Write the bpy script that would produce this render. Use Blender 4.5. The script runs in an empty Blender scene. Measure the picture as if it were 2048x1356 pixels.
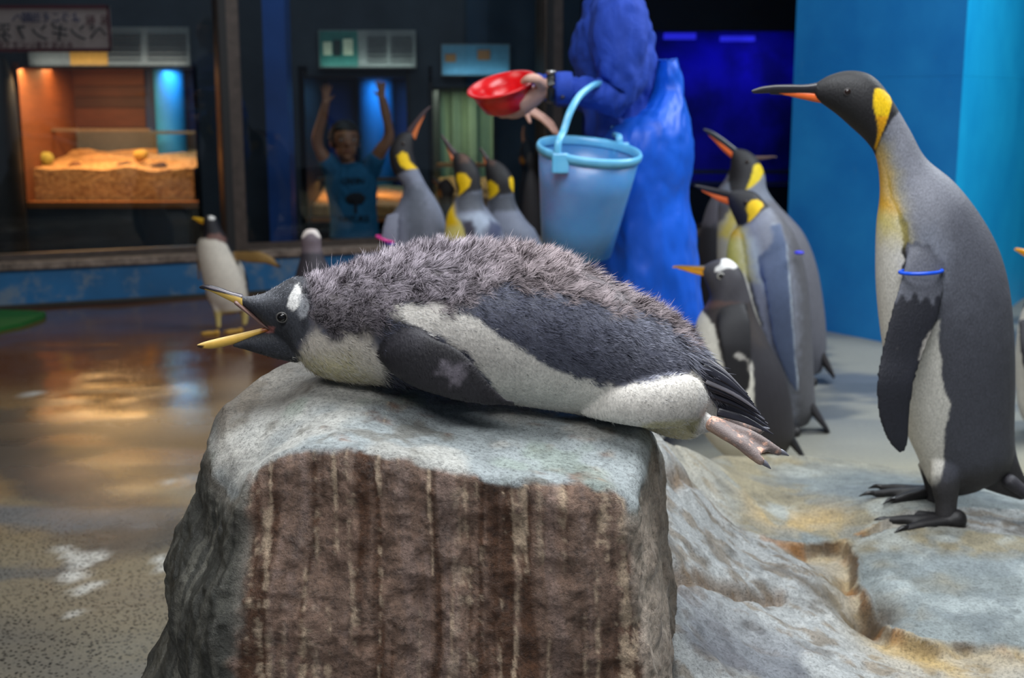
import bpy, bmesh, math, random
import numpy as np
from mathutils import Vector, Matrix, kdtree
random.seed(7); RNG = np.random.default_rng(7)
scene = bpy.context.scene
COL = scene.collection
PI = math.pi

# ------------------------------------------------------------------ camera
F_PX = 2500.0; CAM_Z = 1.2; PITCH = math.atan(488/2500.0)
cp, sp = math.cos(PITCH), math.sin(PITCH)
cam_d = bpy.data.cameras.new('camera'); cam = bpy.data.objects.new('camera', cam_d); COL.objects.link(cam)
cam.location = (0, 0, CAM_Z); cam.rotation_euler = (PI/2-PITCH, 0, 0)
cam_d.sensor_width = 36.0; cam_d.lens = F_PX/2048*36.0; cam_d.clip_start = 0.05; cam_d.clip_end = 60
cam_d.dof.use_dof = True; cam_d.dof.focus_distance = 1.66; cam_d.dof.aperture_fstop = 5.6
scene.camera = cam
scene.cycles.max_bounces = 7; scene.cycles.diffuse_bounces = 3; scene.cycles.glossy_bounces = 3; scene.cycles.caustics_reflective = False; scene.cycles.caustics_refractive = False

# ------------------------------------------------------------------ world, ceiling lights and added fill lights, exposure
w = bpy.data.worlds.new('world'); scene.world = w; w.use_nodes = True
bg = w.node_tree.nodes['Background']; bg.inputs[0].default_value = (0.55, 0.68, 0.9, 1); bg.inputs[1].default_value = 0.22
scene.view_settings.view_transform = 'Standard'; scene.view_settings.look = 'None'
scene.view_settings.gamma = 1.0; scene.view_settings.use_curve_mapping = False
scene.view_settings.exposure = 0.25

def area_light(name, loc, size, power, col, rot=(0, 0, 0), spread=PI):
    l = bpy.data.lights.new(name, 'AREA'); l.shape = 'RECTANGLE'; l.size, l.size_y = size
    l.energy = power; l.color = col; l.spread = spread
    o = bpy.data.objects.new(name, l); COL.objects.link(o); o.location = loc; o.rotation_euler = rot
    return o
area_light('ceiling_or_fill_light', (0.45, 1.55, 3.3), (2.0, 1.5), 112, (0.92, 0.96, 1.0))
area_light('ceiling_or_fill_light', (3.2, 4.3, 3.3), (1.6, 1.4), 150, (0.88, 0.95, 1.0))  # added to brighten the right face of the blue wall
area_light('ceiling_or_fill_light', (-0.7, -0.9, 3.3), (2.2, 1.4), 74, (0.97, 0.98, 1.0))  # added fill behind the camera, lifts the front faces
area_light('ceiling_or_fill_light', (0.6, 4.7, 3.3), (1.4, 1.2), 26, (0.9, 0.96, 1.0))  # added to brighten the kings, the wall and the right floor
area_light('hall_fill_light', (-1.0, 8.0, 3.35), (4.0, 0.5), 24, (0.72, 0.88, 1.0))  # added dim fill so the hall facade is not black
area_light('ceiling_or_fill_light', (-2.2, 3.4, 3.3), (1.2, 1.2), 16, (1.0, 0.94, 0.86))

# ------------------------------------------------------------------ pixel helpers (2048 x 1356 frame)
def ray(px, py):
    u = (px-1024)/F_PX; v = (678-py)/F_PX
    return u, cp+v*sp, -sp+v*cp
def PY(px, py, Y):
    x, y, z = ray(px, py); t = Y/y
    return Vector((x*t, Y, CAM_Z+z*t))
def PZ(px, py, z0):
    x, y, z = ray(px, py); t = (z0-CAM_Z)/z
    return Vector((x*t, y*t, z0))
def proj(x, y, z):
    zz = z-CAM_Z
    f = y*cp-zz*sp; up = y*sp+zz*cp
    return 1024+F_PX*x/f, 678-F_PX*up/f
def S(r, g, b):
    f = lambda c: (c/255/12.92) if c <= 10 else ((c/255+0.055)/1.055)**2.4
    return (f(r), f(g), f(b))

# ------------------------------------------------------------------ numpy noise
def _hash(ix, iy, iz):
    h = (ix*374761393 + iy*668265263 + iz*2147483647 + 1013904223).astype(np.int64) & 0xffffffff
    h = ((h ^ (h >> 13))*1274126177) & 0xffffffff
    h = ((h ^ (h >> 16))*2246822519) & 0xffffffff
    return ((h ^ (h >> 15)) & 0xffffff)/float(0xffffff)
def vnoise(p):
    i = np.floor(p).astype(np.int64); f = p-i; f = f*f*(3-2*f)
    r = 0
    for dx in (0, 1):
        for dy in (0, 1):
            for dz in (0, 1):
                wgt = (f[:, 0] if dx else 1-f[:, 0])*(f[:, 1] if dy else 1-f[:, 1])*(f[:, 2] if dz else 1-f[:, 2])
                r = r+wgt*_hash(i[:, 0]+dx, i[:, 1]+dy, i[:, 2]+dz)
    return r*2-1
def fbm(p, octv=4, gain=0.5):
    p = np.asarray(p, float); r = np.zeros(len(p)); a = 1.0
    for o in range(octv):
        r += a*vnoise(p*(2**o)+o*17.3); a *= gain
    return r
def sstep(a, b, x):
    t = np.clip((x-a)/(b-a), 0, 1); return t*t*(3-2*t)
def poly_sd(poly, P):
    """signed distance of 2-d points P to a polygon, negative inside"""
    poly = np.asarray(poly, float); n = len(poly)
    d = np.full(len(P), 1e18); inside = np.zeros(len(P), bool)
    for i in range(n):
        a = poly[i]; b = poly[(i+1) % n]; e = b-a; wv = P-a
        t = np.clip((wv@e)/max(e@e, 1e-12), 0, 1)
        d = np.minimum(d, ((wv-t[:, None]*e)**2).sum(1))
        c = ((a[1] > P[:, 1]) != (b[1] > P[:, 1]))
        if abs(e[1]) > 1e-12:
            xx = a[0]+(P[:, 1]-a[1])/e[1]*e[0]
            inside ^= c & (P[:, 0] < xx)
    d = np.sqrt(d)
    return np.where(inside, -d, d)
def line_sd(line, P):
    """distance to a polyline and signed side (left positive) of the closest piece"""
    line = np.asarray(line, float); best = np.full(len(P), 1e18); side = np.zeros(len(P))
    for i in range(len(line)-1):
        a = line[i]; b = line[i+1]; e = b-a; wv = P-a
        t = np.clip((wv@e)/(e@e), 0, 1); q = wv-t[:, None]*e; dd = (q**2).sum(1)
        cr = e[0]*wv[:, 1]-e[1]*wv[:, 0]
        m = dd < best; best = np.where(m, dd, best); side = np.where(m, np.sign(cr), side)
    return np.sqrt(best), side

# ------------------------------------------------------------------ materials
class G:
    def __init__(s, name):
        s.m = bpy.data.materials.new(name); s.m.use_nodes = True; s.t = s.m.node_tree
        s.b = s.t.nodes['Principled BSDF']; s.out = s.t.nodes['Material Output']; s._c = {}
    def n(s, typ, **kw):
        nd = s.t.nodes.new(typ)
        for k, v in kw.items(): setattr(nd, k, v)
        return nd
    def link(s, a, b): s.t.links.new(a, b)
    def inp(s, nd, key, v):
        if hasattr(v, 'links') or hasattr(v, 'is_linked'): s.link(v, nd.inputs[key])
        else:
            if isinstance(v, (tuple, list)) and len(v) == 3 and nd.inputs[key].type == 'RGBA': v = (*v, 1)
            nd.inputs[key].default_value = v
    def coord(s, scale=(1, 1, 1), which='Object'):
        tc = s.n('ShaderNodeTexCoord'); mp = s.n('ShaderNodeMapping'); s.link(tc.outputs[which], mp.inputs[0])
        mp.inputs['Scale'].default_value = scale
        return mp.outputs[0]
    def noise(s, scale, detail=4, co=None, rough=0.55, dist=0.0):
        nd = s.n('ShaderNodeTexNoise'); nd.inputs['Scale'].default_value = scale; nd.inputs['Detail'].default_value = detail
        nd.inputs['Roughness'].default_value = rough; nd.inputs['Distortion'].default_value = dist
        s.link(co if co is not None else s.coord(), nd.inputs['Vector']); return nd.outputs['Fac']
    def voro(s, scale, co=None, feature='F1'):
        nd = s.n('ShaderNodeTexVoronoi', feature=feature); nd.inputs['Scale'].default_value = scale
        s.link(co if co is not None else s.coord(), nd.inputs['Vector']); return nd.outputs['Distance']
    def ramp(s, fac, stops):
        nd = s.n('ShaderNodeValToRGB'); cr = nd.color_ramp
        while len(cr.elements) < len(stops): cr.elements.new(0.5)
        for e, (p, c) in zip(cr.elements, stops):
            e.position = p; e.color = (*c, 1) if isinstance(c, (tuple, list)) else (c, c, c, 1)
        s.link(fac, nd.inputs[0]); return nd.outputs[0]
    def mix(s, fac, a, b, blend='MIX'):
        nd = s.n('ShaderNodeMix', data_type='RGBA', blend_type=blend)
        s.inp(nd, 0, fac)
        for k, v in ((6, a), (7, b)):
            if hasattr(v, 'is_linked'): s.link(v, nd.inputs[k])
            else: nd.inputs[k].default_value = (*v, 1) if len(v) == 3 else v
        return nd.outputs[2]
    def math(s, op, a, b=0.0):
        nd = s.n('ShaderNodeMath', operation=op); s.inp(nd, 0, a); s.inp(nd, 1, b); return nd.outputs[0]
    def attr(s, name, out='Color'):
        nd = s.n('ShaderNodeAttribute', attribute_name=name); return nd.outputs[out]
    def bump(s, h, strength=0.3, dist=0.01):
        nd = s.n('ShaderNodeBump'); nd.inputs['Strength'].default_value = strength; nd.inputs['Distance'].default_value = dist
        s.link(h, nd.inputs['Height']); s.link(nd.outputs[0], s.b.inputs['Normal'])
    def set(s, **kw):
        for k, v in kw.items():
            s.inp(s.b, {'color': 'Base Color', 'rough': 'Roughness', 'metal': 'Metallic', 'spec': 'Specular IOR Level',
                        'emit': 'Emission Color', 'estr': 'Emission Strength', 'alpha': 'Alpha', 'trans': 'Transmission Weight',
                        'sheen': 'Sheen Weight', 'coat': 'Coat Weight', 'sss': 'Subsurface Weight', 'coatr': 'Coat Roughness'}[k], v)
        return s
_plain = {}
def plain(name, col, rough=0.55, metal=0.0, var=0.12, scale=40, spec=0.5, bump=0.0):
    """painted / moulded surface with a little procedural colour variation"""
    if name in _plain: return _plain[name]
    g = G(name); f = g.noise(scale, 3)
    lo = tuple(c*(1-var) for c in col); hi = tuple(min(1, c*(1+var)) for c in col)
    g.set(color=g.ramp(f, [(0.3, lo), (0.7, hi)]), rough=rough, metal=metal, spec=spec)
    if bump: g.bump(f, bump, 0.004)
    _plain[name] = g.m; return g.m
def attr_mat(name, rough=0.6, nscale=300, stretch=(1, 1, 1), amp=0.35, bump=0.15, sheen=0.0, spec=0.4):
    g = G(name); co = g.coord(stretch); f = g.noise(nscale, 3, co)
    k = g.ramp(f, [(0.25, 1-amp), (0.75, 1.0+0.0)])
    g.set(color=g.mix(1.0, g.attr('Col'), k, 'MULTIPLY'), rough=rough, sheen=sheen, spec=spec)
    if bump: g.bump(f, bump, 0.003)
    return g.m
M = {}
M['plumage'] = attr_mat('plumage', 0.58, 330, (1, 1, 0.5), 0.42, 0.4)
M['plumage_far'] = attr_mat('plumage_far', 0.62, 160, (1, 1, 0.5), 0.18, 0.1)
M['horn'] = attr_mat('beak_horn', 0.28, 120, (1, 1, 1), 0.12, 0.05)
M['skin'] = attr_mat('foot_skin', 0.5, 500, (1, 1, 1), 0.3, 0.3)
M['strand'] = attr_mat('feather_strand', 0.75, 200, (1, 1, 1), 0.05, 0.0, spec=0.15)

# ------------------------------------------------------------------ object helpers
def mesh_obj(name, V, Fc, mat, parent=None, smooth=True, col=None, origin=None):
    me = bpy.data.meshes.new(name)
    V = np.asarray(V, float)
    off = np.array(parent.location) if parent is not None and parent.get('_abs') is None else np.zeros(3)
    p = parent
    if parent is not None:
        off = np.array(world_loc(parent))
    elif origin is not None: off = np.array(origin, float)
    me.from_pydata((V-off).tolist(), [], [list(map(int, f)) for f in Fc]); me.update()
    if smooth: me.polygons.foreach_set('use_smooth', np.ones(len(me.polygons), bool))
    if col is not None: set_col(me, col)
    if mat: me.materials.append(mat)
    o = bpy.data.objects.new(name, me); COL.objects.link(o)
    if parent is not None: o.parent = parent
    elif origin is not None: o.location = origin
    return o
def world_loc(o):
    v = Vector((0, 0, 0))
    while o is not None: v += o.location; o = o.parent
    return v
def set_col(me, col):
    a = me.color_attributes.new('Col', 'FLOAT_COLOR', 'POINT')
    c = np.ones((len(me.vertices), 4), np.float32); c[:, :3] = col
    a.data.foreach_set('color', c.ravel())
def empty(name, loc, label, cat, group=None):
    o = bpy.data.objects.new(name, None); COL.objects.link(o); o.location = loc; o.empty_display_size = 0.05
    tag(o, label, cat, group); return o
def tag(o, label, cat, group=None):
    o['label'] = label; o['category'] = cat
    if group: o['group'] = group
    return o
def struct(o): o['kind'] = 'structure'; return o

class MB:
    """mesh builder: verts + faces"""
    def __init__(s): s.V = []; s.F = []
    def add(s, V, Fc):
        k = len(s.V); s.V += [tuple(v) for v in V]; s.F += [tuple(i+k for i in f) for f in Fc]; return s
    def box(s, c, d, rz=0.0, bev=0.0):
        cx, cy, cz = c; a, b, h = d[0]/2, d[1]/2, d[2]/2
        V = [(-a, -b, -h), (a, -b, -h), (a, b, -h), (-a, b, -h), (-a, -b, h), (a, -b, h), (a, b, h), (-a, b, h)]
        co, si = math.cos(rz), math.sin(rz)
        s.add([(cx+x*co-y*si, cy+x*si+y*co, cz+z) for x, y, z in V],
              [(0, 3, 2, 1), (4, 5, 6, 7), (0, 1, 5, 4), (1, 2, 6, 5), (2, 3, 7, 6), (3, 0, 4, 7)]); return s
    def obj(s, name, mat, parent=None, smooth=False, origin=None, bevel=0.0, col=None):
        o = mesh_obj(name, s.V, s.F, mat, parent, smooth, col, origin)
        if bevel:
            m = o.modifiers.new('bevel', 'BEVEL'); m.width = bevel; m.segments = 2; m.limit_method = 'ANGLE'
        return o
def catmull(P, sub):
    P = np.asarray(P, float); n = len(P); out = []
    for i in range(n-1):
        p0 = P[max(i-1, 0)]; p1 = P[i]; p2 = P[i+1]; p3 = P[min(i+2, n-1)]
        for k in range(sub):
            t = k/sub
            out.append(0.5*((2*p1)+(-p0+p2)*t+(2*p0-5*p1+4*p2-p3)*t*t+(-p0+3*p1-3*p2+p3)*t**3))
    out.append(P[-1]); return np.array(out)
def loft(C, A, B, sub=6, n=40, cap=(0.5, 0.5), power=2.0):
    """rings C + cos A + sin B, catmull-interpolated, rounded end caps"""
    C = catmull(C, sub); A = catmull(A, sub); B = catmull(B, sub)
    th = np.linspace(0, 2*PI, n, endpoint=False); c, s_ = np.cos(th), np.sin(th)
    if power != 2.0:
        e = 2.0/power; c = np.sign(c)*np.abs(c)**e; s_ = np.sign(s_)*np.abs(s_)**e
    Cs, As, Bs = list(C), list(A), list(B)
    def capend(c0, c1, a, b, k):
        d = c0-c1; L = np.linalg.norm(d); d = d/max(L, 1e-9); r = min(np.linalg.norm(a), np.linalg.norm(b))*k
        return [(c0+d*r*math.sin(q), a*math.cos(q), b*math.cos(q)) for q in (0.5, 0.95, 1.3)]+[(c0+d*r, a*0.02, b*0.02)]
    pre = capend(C[0], C[1], A[0], B[0], cap[0])[::-1]; post = capend(C[-1], C[-2], A[-1], B[-1], cap[1])
    rings = pre+list(zip(Cs, As, Bs))+post
    V = np.concatenate([cc+np.outer(c, aa)+np.outer(s_, bb) for cc, aa, bb in rings])
    R = len(rings); Fc = []
    for i in range(R-1):
        for j in range(n):
            a = i*n+j; b = i*n+(j+1) % n; Fc.append((a, b, b+n, a+n))
    Fc.append(tuple(range(n-1, -1, -1))); Fc.append(tuple(range((R-1)*n, R*n)))
    return V, Fc
def body2d(st, Y, sub=6, n=40, cap=(0.5, 0.5), w=0.8):
    """stations (lx,ly,rx,ry[,w[,dy]]) traced on the vertical plane y=Y; w = depth / in-plane half width"""
    C, A, B = [], [], []
    for s in st:
        dy = s[5] if len(s) > 5 else 0.0
        L = np.array(PY(s[0], s[1], Y+dy)); R = np.array(PY(s[2], s[3], Y+dy)); ww = s[4] if len(s) > 4 else w
        if len(s) > 6: L[1] = R[1] = Y-dy                    # mirrored limb on the far side
        h = (R-L)/2; C.append((L+R)/2); A.append(h); B.append(np.array((0, np.linalg.norm(h)*ww, 0)))
    return loft(C, A, B, sub, n, cap)
def tube(P, R, n=16, sub=4, flat=1.0, up=(0, 0, 1), cap=(1, 1)):
    """tube along points with radius R; flat scales the radius along 'up'"""
    P = [np.array(p, float) for p in P]; C, A, B = [], [], []; up = np.array(up, float)
    for i, p in enumerate(P):
        t = P[min(i+1, len(P)-1)]-P[max(i-1, 0)]; t = t/np.linalg.norm(t)
        sd = np.cross(t, up)
        if np.linalg.norm(sd) < 1e-3: sd = np.cross(t, (0, 1, 0.01))
        sd /= np.linalg.norm(sd); u2 = np.cross(sd, t)
        r = R[i] if hasattr(R, '__len__') else R
        ra, rb = (r if hasattr(r, '__len__') else (r, r*flat))
        C.append(p); A.append(sd*ra); B.append(u2*rb)
    return loft(C, A, B, sub, n, cap)
def ellipsoid(c, r, n=24, m=14, rot=None):
    V = []; Fc = []
    for i in range(m+1):
        ph = PI*i/m
        for j in range(n):
            th = 2*PI*j/n
            v = Vector((r[0]*math.sin(ph)*math.cos(th), r[1]*math.sin(ph)*math.sin(th), r[2]*math.cos(ph)))
            if rot is not None: v = rot@v
            V.append(tuple(Vector(c)+v))
    for i in range(m):
        for j in range(n):
            Fc.append((i*n+j, (i+1)*n+j, (i+1)*n+(j+1) % n, i*n+(j+1) % n))
    return V, Fc
TAGW = {}
def smooth_tags(V, Fc, tagv, it=8):
    q = np.array([f if len(f) == 4 else (*f, f[-1]) for f in Fc]); e = np.concatenate([q[:, [0, 1]], q[:, [1, 2]], q[:, [2, 3]], q[:, [3, 0]]])
    deg = np.bincount(e.ravel(), minlength=len(V)).astype(float); W = {}
    for t in set(tagv.tolist()):
        w_ = (tagv == t).astype(float)
        for _ in range(it):
            s = np.bincount(e[:, 0], w_[e[:, 1]], len(V))+np.bincount(e[:, 1], w_[e[:, 0]], len(V)); w_ = 0.5*w_+0.5*s/np.maximum(deg, 1)
        W[t] = sstep(0.3, 0.7, w_)
    TAGW[id(tagv)] = (tagv, W)
def fuse(parts, voxel, smooth_it=4):
    """voxel-fuse several (V,F,tag) shells to one continuous surface; returns V, F, tags"""
    me = bpy.data.meshes.new('fuse'); mb = MB(); tags = []
    for V, Fc, tg in parts:
        mb.add(V, Fc); tags += [tg]*len(V)
    me.from_pydata(mb.V, [], mb.F); o = bpy.data.objects.new('fuse', me); COL.objects.link(o)
    r = o.modifiers.new('r', 'REMESH'); r.mode = 'VOXEL'; r.voxel_size = voxel; r.adaptivity = 0.0
    if smooth_it:
        s = o.modifiers.new('s', 'SMOOTH'); s.iterations = smooth_it; s.factor = 0.5
    dg = bpy.context.evaluated_depsgraph_get(); m2 = bpy.data.meshes.new_from_object(o.evaluated_get(dg))
    V = np.empty(len(m2.vertices)*3); m2.vertices.foreach_get('co', V); V = V.reshape(-1, 3)
    Fc = [tuple(p.vertices) for p in m2.polygons]
    tagv = None
    if len(set(tags)) > 1:
        kd = kdtree.KDTree(len(mb.V))
        for i, v in enumerate(mb.V): kd.insert(v, i)
        kd.balance(); tagv = np.array([tags[kd.find(v)[1]] for v in V]); smooth_tags(V, Fc, tagv)
    bpy.data.objects.remove(o); bpy.data.meshes.remove(me); bpy.data.meshes.remove(m2)
    return V, Fc, tagv
def plane_px(V, Y):
    """pixel coordinates of points, the far half mirrored to the near half so that markings are two-sided"""
    V = np.asarray(V); y = Y-np.abs(V[:, 1]-Y); zz = V[:, 2]-CAM_Z; f = y*cp-zz*sp; up = y*sp+zz*cp
    return np.stack([1024+F_PX*V[:, 0]/f, 678-F_PX*up/f], 1)
def paint(V, Y, base, layers, tags=None, nscale=60.0, var=0.06):
    """layers: (colour, polygon px | callable(P,V), softness px, edge noise px, tag or None)"""
    P = plane_px(V, Y); col = np.tile(np.array(base, float), (len(V), 1))
    nz = fbm(np.asarray(V)*nscale, 3)
    for ly in layers:
        c, pg, soft, amp = ly[:4]; tg = ly[4] if len(ly) > 4 else None
        sd = pg(P, V) if callable(pg) else poly_sd(pg, P)
        k = 1-sstep(-soft, soft, sd+nz*amp)
        if tg is not None:
            inv = isinstance(tg, str) and tg.startswith('!')
            W = TAGW.get(id(tags), (None, {}))[1]; tn_ = tg[1:] if inv else tg
            m = W[tn_] if tn_ in W else (tags == tn_).astype(float)
            if inv: m = 1-m
            k = k*m
        col = col*(1-k[:, None])+np.array(c)*k[:, None]
    return np.clip(col*(1+var*nz[:, None]), 0.001, 1)
# ================================================================== THE SETTING
def grid_mesh(xs, ys, zf):
    X, Y = np.meshgrid(xs, ys); P = np.stack([X.ravel(), Y.ravel()], 1); Z = zf(P)
    V = np.column_stack([P, Z]); nx, ny = len(xs), len(ys)
    i = np.arange(nx-1)[None, :]+np.arange(ny-1)[:, None]*nx
    Fc = np.stack([i, i+1, i+1+nx, i+nx], -1).reshape(-1, 4)
    return V, Fc
# ---- floor: wet concrete, stained; colour painted by place (stains stay put), relief and grain in the material
fx = np.linspace(-4.2, 4.2, 330); fy = 1.0+8.2*(np.linspace(0, 1, 330)**1.35)
FV, FF = grid_mesh(fx, fy, lambda P: 0.004*fbm(np.column_stack([P*2.2, P[:, 0]*0]), 3))
fp = np.column_stack([FV[:, :2], np.zeros(len(FV))])
n1 = fbm(fp*np.array([0.9, 1.6, 1])+3.1, 4); n2 = fbm(fp*np.array([2.2, 5.0, 1])+9.7, 4); n3 = fbm(fp*7.0+1.7, 3)
def fc(*c): return np.array(S(*c))
col = np.tile(fc(144, 116, 78), (len(FV), 1))
def lay(c, k):
    global col
    k = np.clip(k, 0, 1)[:, None]; col = col*(1-k)+np.array(fc(*c))*k
lay((104, 66, 46), sstep(4.3, 5.6, FV[:, 1]+0.45*n1))                      # reddish brown far floor
lay((150, 105, 55), sstep(0.25, 0.7, n2+0.2)*sstep(3.7, 4.4, FV[:, 1])*(1-sstep(5.0, 5.6, FV[:, 1])))
lay((150, 145, 120), 0.55*sstep(0.1, 0.6, n1)*(1-sstep(4.6, 5.4, FV[:, 1])))
lay((124, 114, 94), (1-sstep(2.9, 3.9, FV[:, 1]+0.35*n1))*(1-sstep(-0.2, 0.3, FV[:, 0])))
lay((78, 78, 78), (1-sstep(2.1, 3.0, FV[:, 1]+0.3*n2))*0.8)               # grey gravelly strip in front
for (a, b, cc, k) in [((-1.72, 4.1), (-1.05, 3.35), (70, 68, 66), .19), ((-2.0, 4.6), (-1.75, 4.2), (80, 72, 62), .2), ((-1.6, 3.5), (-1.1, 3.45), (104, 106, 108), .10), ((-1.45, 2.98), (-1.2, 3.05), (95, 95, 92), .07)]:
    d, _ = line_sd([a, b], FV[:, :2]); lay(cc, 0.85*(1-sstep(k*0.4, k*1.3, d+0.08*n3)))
lay((140, 140, 132), sstep(0.25, 0.9, FV[:, 0]+0.25*n1))                    # drier grey concrete on the right
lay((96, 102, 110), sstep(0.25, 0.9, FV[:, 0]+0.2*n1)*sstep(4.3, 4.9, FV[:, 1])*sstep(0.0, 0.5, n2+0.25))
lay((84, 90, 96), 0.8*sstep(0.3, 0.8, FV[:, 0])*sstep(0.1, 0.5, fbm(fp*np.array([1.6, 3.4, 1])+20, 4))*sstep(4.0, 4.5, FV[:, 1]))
lay((168, 160, 132), sstep(0.3, 0.9, FV[:, 0])*(1-sstep(3.7, 4.4, FV[:, 1]))*0.7)
for px, py, r in [(120, 1095, .012), (135, 1105, .016), (150, 1112, .02), (160, 1122, .018), (165, 1130, .012), (140, 1148, .02), (155, 1152, .018), (165, 1180, .018), (180, 1172, .018), (195, 1167, .014), (150, 1228, .014), (168, 1224, .008), (190, 1108, .012), (205, 1112, .008),
                  (318, 1118, .014), (335, 1125, .02), (350, 1118, .016), (325, 1140, .012), (345, 1132, .014), (310, 1168, .012), (330, 1165, .010), (58, 788, .03), (75, 786, .02), (340, 962, .02)]:
    q = PZ(px, py, 0); d = np.hypot(FV[:, 0]-q.x, (FV[:, 1]-q.y)*0.7); lay((205, 205, 198), 0.75*(1-sstep(r*0.35, r*1.7, d+0.012*n3)))
g = G('wet_concrete')
co = g.coord(); pits = g.voro(95, co); grain = g.noise(220, 3, co); big = g.noise(3.2, 4, co, dist=0.6)
dark = g.ramp(pits, [(0.24, 0.04), (0.42, 1.0)]); pmask = g.math('MULTIPLY', g.attr('pit', 'Fac'), g.ramp(g.noise(2.3, 3, co), [(0.30, 0.25), (0.55, 1.0)]))
pit_c = g.mix(pmask, (1, 1, 1), dark)
base = g.mix(1.0, g.attr('Col'), g.ramp(grain, [(0.3, 0.72), (0.7, 1.08)]), 'MULTIPLY')
base = g.mix(1.0, base, pit_c, 'MULTIPLY')
wet = g.attr('wet', 'Fac'); pit_a = g.attr('pit', 'Fac')
g.set(color=base, rough=g.math('ADD', g.math('MULTIPLY', big, 0.16), g.math('MULTIPLY', g.math('SUBTRACT', 1.0, wet), 0.42)), spec=0.5)
hb = g.math('ADD', g.math('MULTIPLY', grain, 0.25), g.math('ADD', g.math('MULTIPLY', g.ramp(pits, [(0.05, 0.0), (0.3, 1.0)]), 0.5), g.math('MULTIPLY', g.noise(26, 3, co), 0.8)))
g.bump(hb, 0.10, 0.005)
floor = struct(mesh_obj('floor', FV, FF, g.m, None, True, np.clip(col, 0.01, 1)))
pa = floor.data.attributes.new('pit', 'FLOAT', 'POINT'); pa.data.foreach_set('value', np.clip((1-sstep(2.9, 4.2, FV[:, 1]+.4*n1))*(1-sstep(.1, .5, FV[:, 0]))+.12, 0, 1).astype(np.float32))
wa = floor.data.attributes.new('wet', 'FLOAT', 'POINT')
wetv = np.clip((1-sstep(-0.1, 0.8, FV[:, 0]))*(0.6+0.3*n1+0.4*sstep(4.2, 5.2, FV[:, 1]))+0.2*sstep(0, .3, n2), 0, 1); wa.data.foreach_set('value', wetv.astype(np.float32))
struct(MB().box((0, 5.0, -0.08), (16, 17, 0.1)).obj('floor_slab', plain('under_slab', S(70, 70, 68), 0.8)))
struct(MB().box((0, 4.5, 3.5), (16, 18, 0.1)).obj('ceiling', plain('ceiling_paint', S(45, 50, 58), 0.9)))

# ---- rock materials
def rock_mat(name, streak=False):
    g = G(name); co = g.coord(); st = g.coord((1, 1, 0.35))
    a = g.noise(18, 8, co, 0.7); b = g.noise(190, 5, co, 0.8); c = g.noise(55, 5, st, 0.65, 0.8); v = g.voro(130, co)
    k = g.mix(1.0, g.ramp(a, [(0.33, 0.74), (0.52, 1.0), (0.72, 1.15)]), g.ramp(b, [(0.34, 0.42), (0.5, 0.98), (0.66, 1.2)]), 'MULTIPLY')
    k = g.mix(0.4, k, g.ramp(c, [(0.35, 0.6), (0.55, 1.1)]), 'MULTIPLY')
    g.set(color=g.mix(1.0, g.attr('Col'), k, 'MULTIPLY'), rough=g.ramp(g.noise(9, 3, co), [(0.35, 0.30), (0.65, 0.62)]), spec=0.45)
    g.bump(g.math('ADD', g.math('MULTIPLY', a, 1.2), g.math('ADD', b, g.math('MULTIPLY', c, 0.5))), 0.7, 0.007)
    return g.m
M['rock'] = rock_mat('pale_rock')
def rbf(ctrl, P, reg=1e-4):
    c = np.array([(p.x, p.y) for p in ctrl]); z = np.array([p.z for p in ctrl]); n = len(c)
    def phi(r): return np.where(r > 0, r*r*np.log(np.maximum(r, 1e-9)), 0)
    K = phi(np.hypot(*(c[:, None]-c[None]).transpose(2, 0, 1)))+reg*np.eye(n)
    T = np.column_stack([np.ones(n), c]); A = np.block([[K, T], [T.T, np.zeros((3, 3))]])
    s = np.linalg.solve(A, np.concatenate([z, np.zeros(3)]))
    out = np.zeros(len(P))
    for i in range(n): out += s[i]*phi(np.hypot(P[:, 0]-c[i, 0], P[:, 1]-c[i, 1]))
    return out+s[n]+P@s[n+1:]

# ---- the flat-topped boulder the chick lies on
top_ctrl = [PY(*q) for q in [(505, 944, 1.46), (560, 908, 1.448), (680, 894, 1.443), (760, 905, 1.44), (900, 936, 1.44), (1000, 952, 1.44), (1120, 966, 1.445), (1230, 977, 1.45), (1268, 992, 1.47),
            (1290, 850, 1.64), (1306, 884, 1.76), (1312, 895, 1.80), (1200, 836, 1.66), (1050, 818, 1.66), (900, 800, 1.66), (760, 775, 1.66), (640, 765, 1.66), (590, 728, 1.80), (440, 820, 1.68), (425, 905, 1.58), (450, 975, 1.50), (560, 800, 1.68), (800, 850, 1.56), (1050, 880, 1.56)]]
outl = [PY(*q) for q in [(482, 972, 1.49), (505, 948, 1.462), (560, 915, 1.452), (680, 903, 1.448), (760, 915, 1.445), (900, 945, 1.445), (1000, 960, 1.445), (1120, 975, 1.45), (1230, 985, 1.455), (1266, 1000, 1.475),
         (1281, 930, 1.55), (1291, 850, 1.64)]]
outl = [(p.x, p.y) for p in outl]+[(0.198, 1.70), (0.216, 1.77), (0.19, 1.85), (0.05, 1.885), (-0.12, 1.89)]+[(p.x, p.y) for p in [PY(590, 727, 1.83), PY(516, 774, 1.765), PY(443, 820, 1.69), PY(446, 900, 1.60)]]
oc = np.array((-0.105, 1.655)); NA = 620
ang = np.linspace(-PI, PI, NA, endpoint=False)
ol = np.array(outl)-oc
def ray_poly(a):
    d = np.array((math.cos(a), math.sin(a))); best = 0.2
    for i in range(len(ol)):
        p, q = ol[i], ol[(i+1) % len(ol)]; e = q-p; det = d[0]*(-e[1])+e[0]*d[1]
        if abs(det) < 1e-9: continue
        t = (p[0]*(-e[1])+e[0]*p[1])/det; u = (d[0]*p[1]-d[1]*p[0])/det
        if t > 0 and -1e-6 <= u <= 1+1e-6: best = t
    return best
rad = np.array([ray_poly(a) for a in ang])
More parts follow.
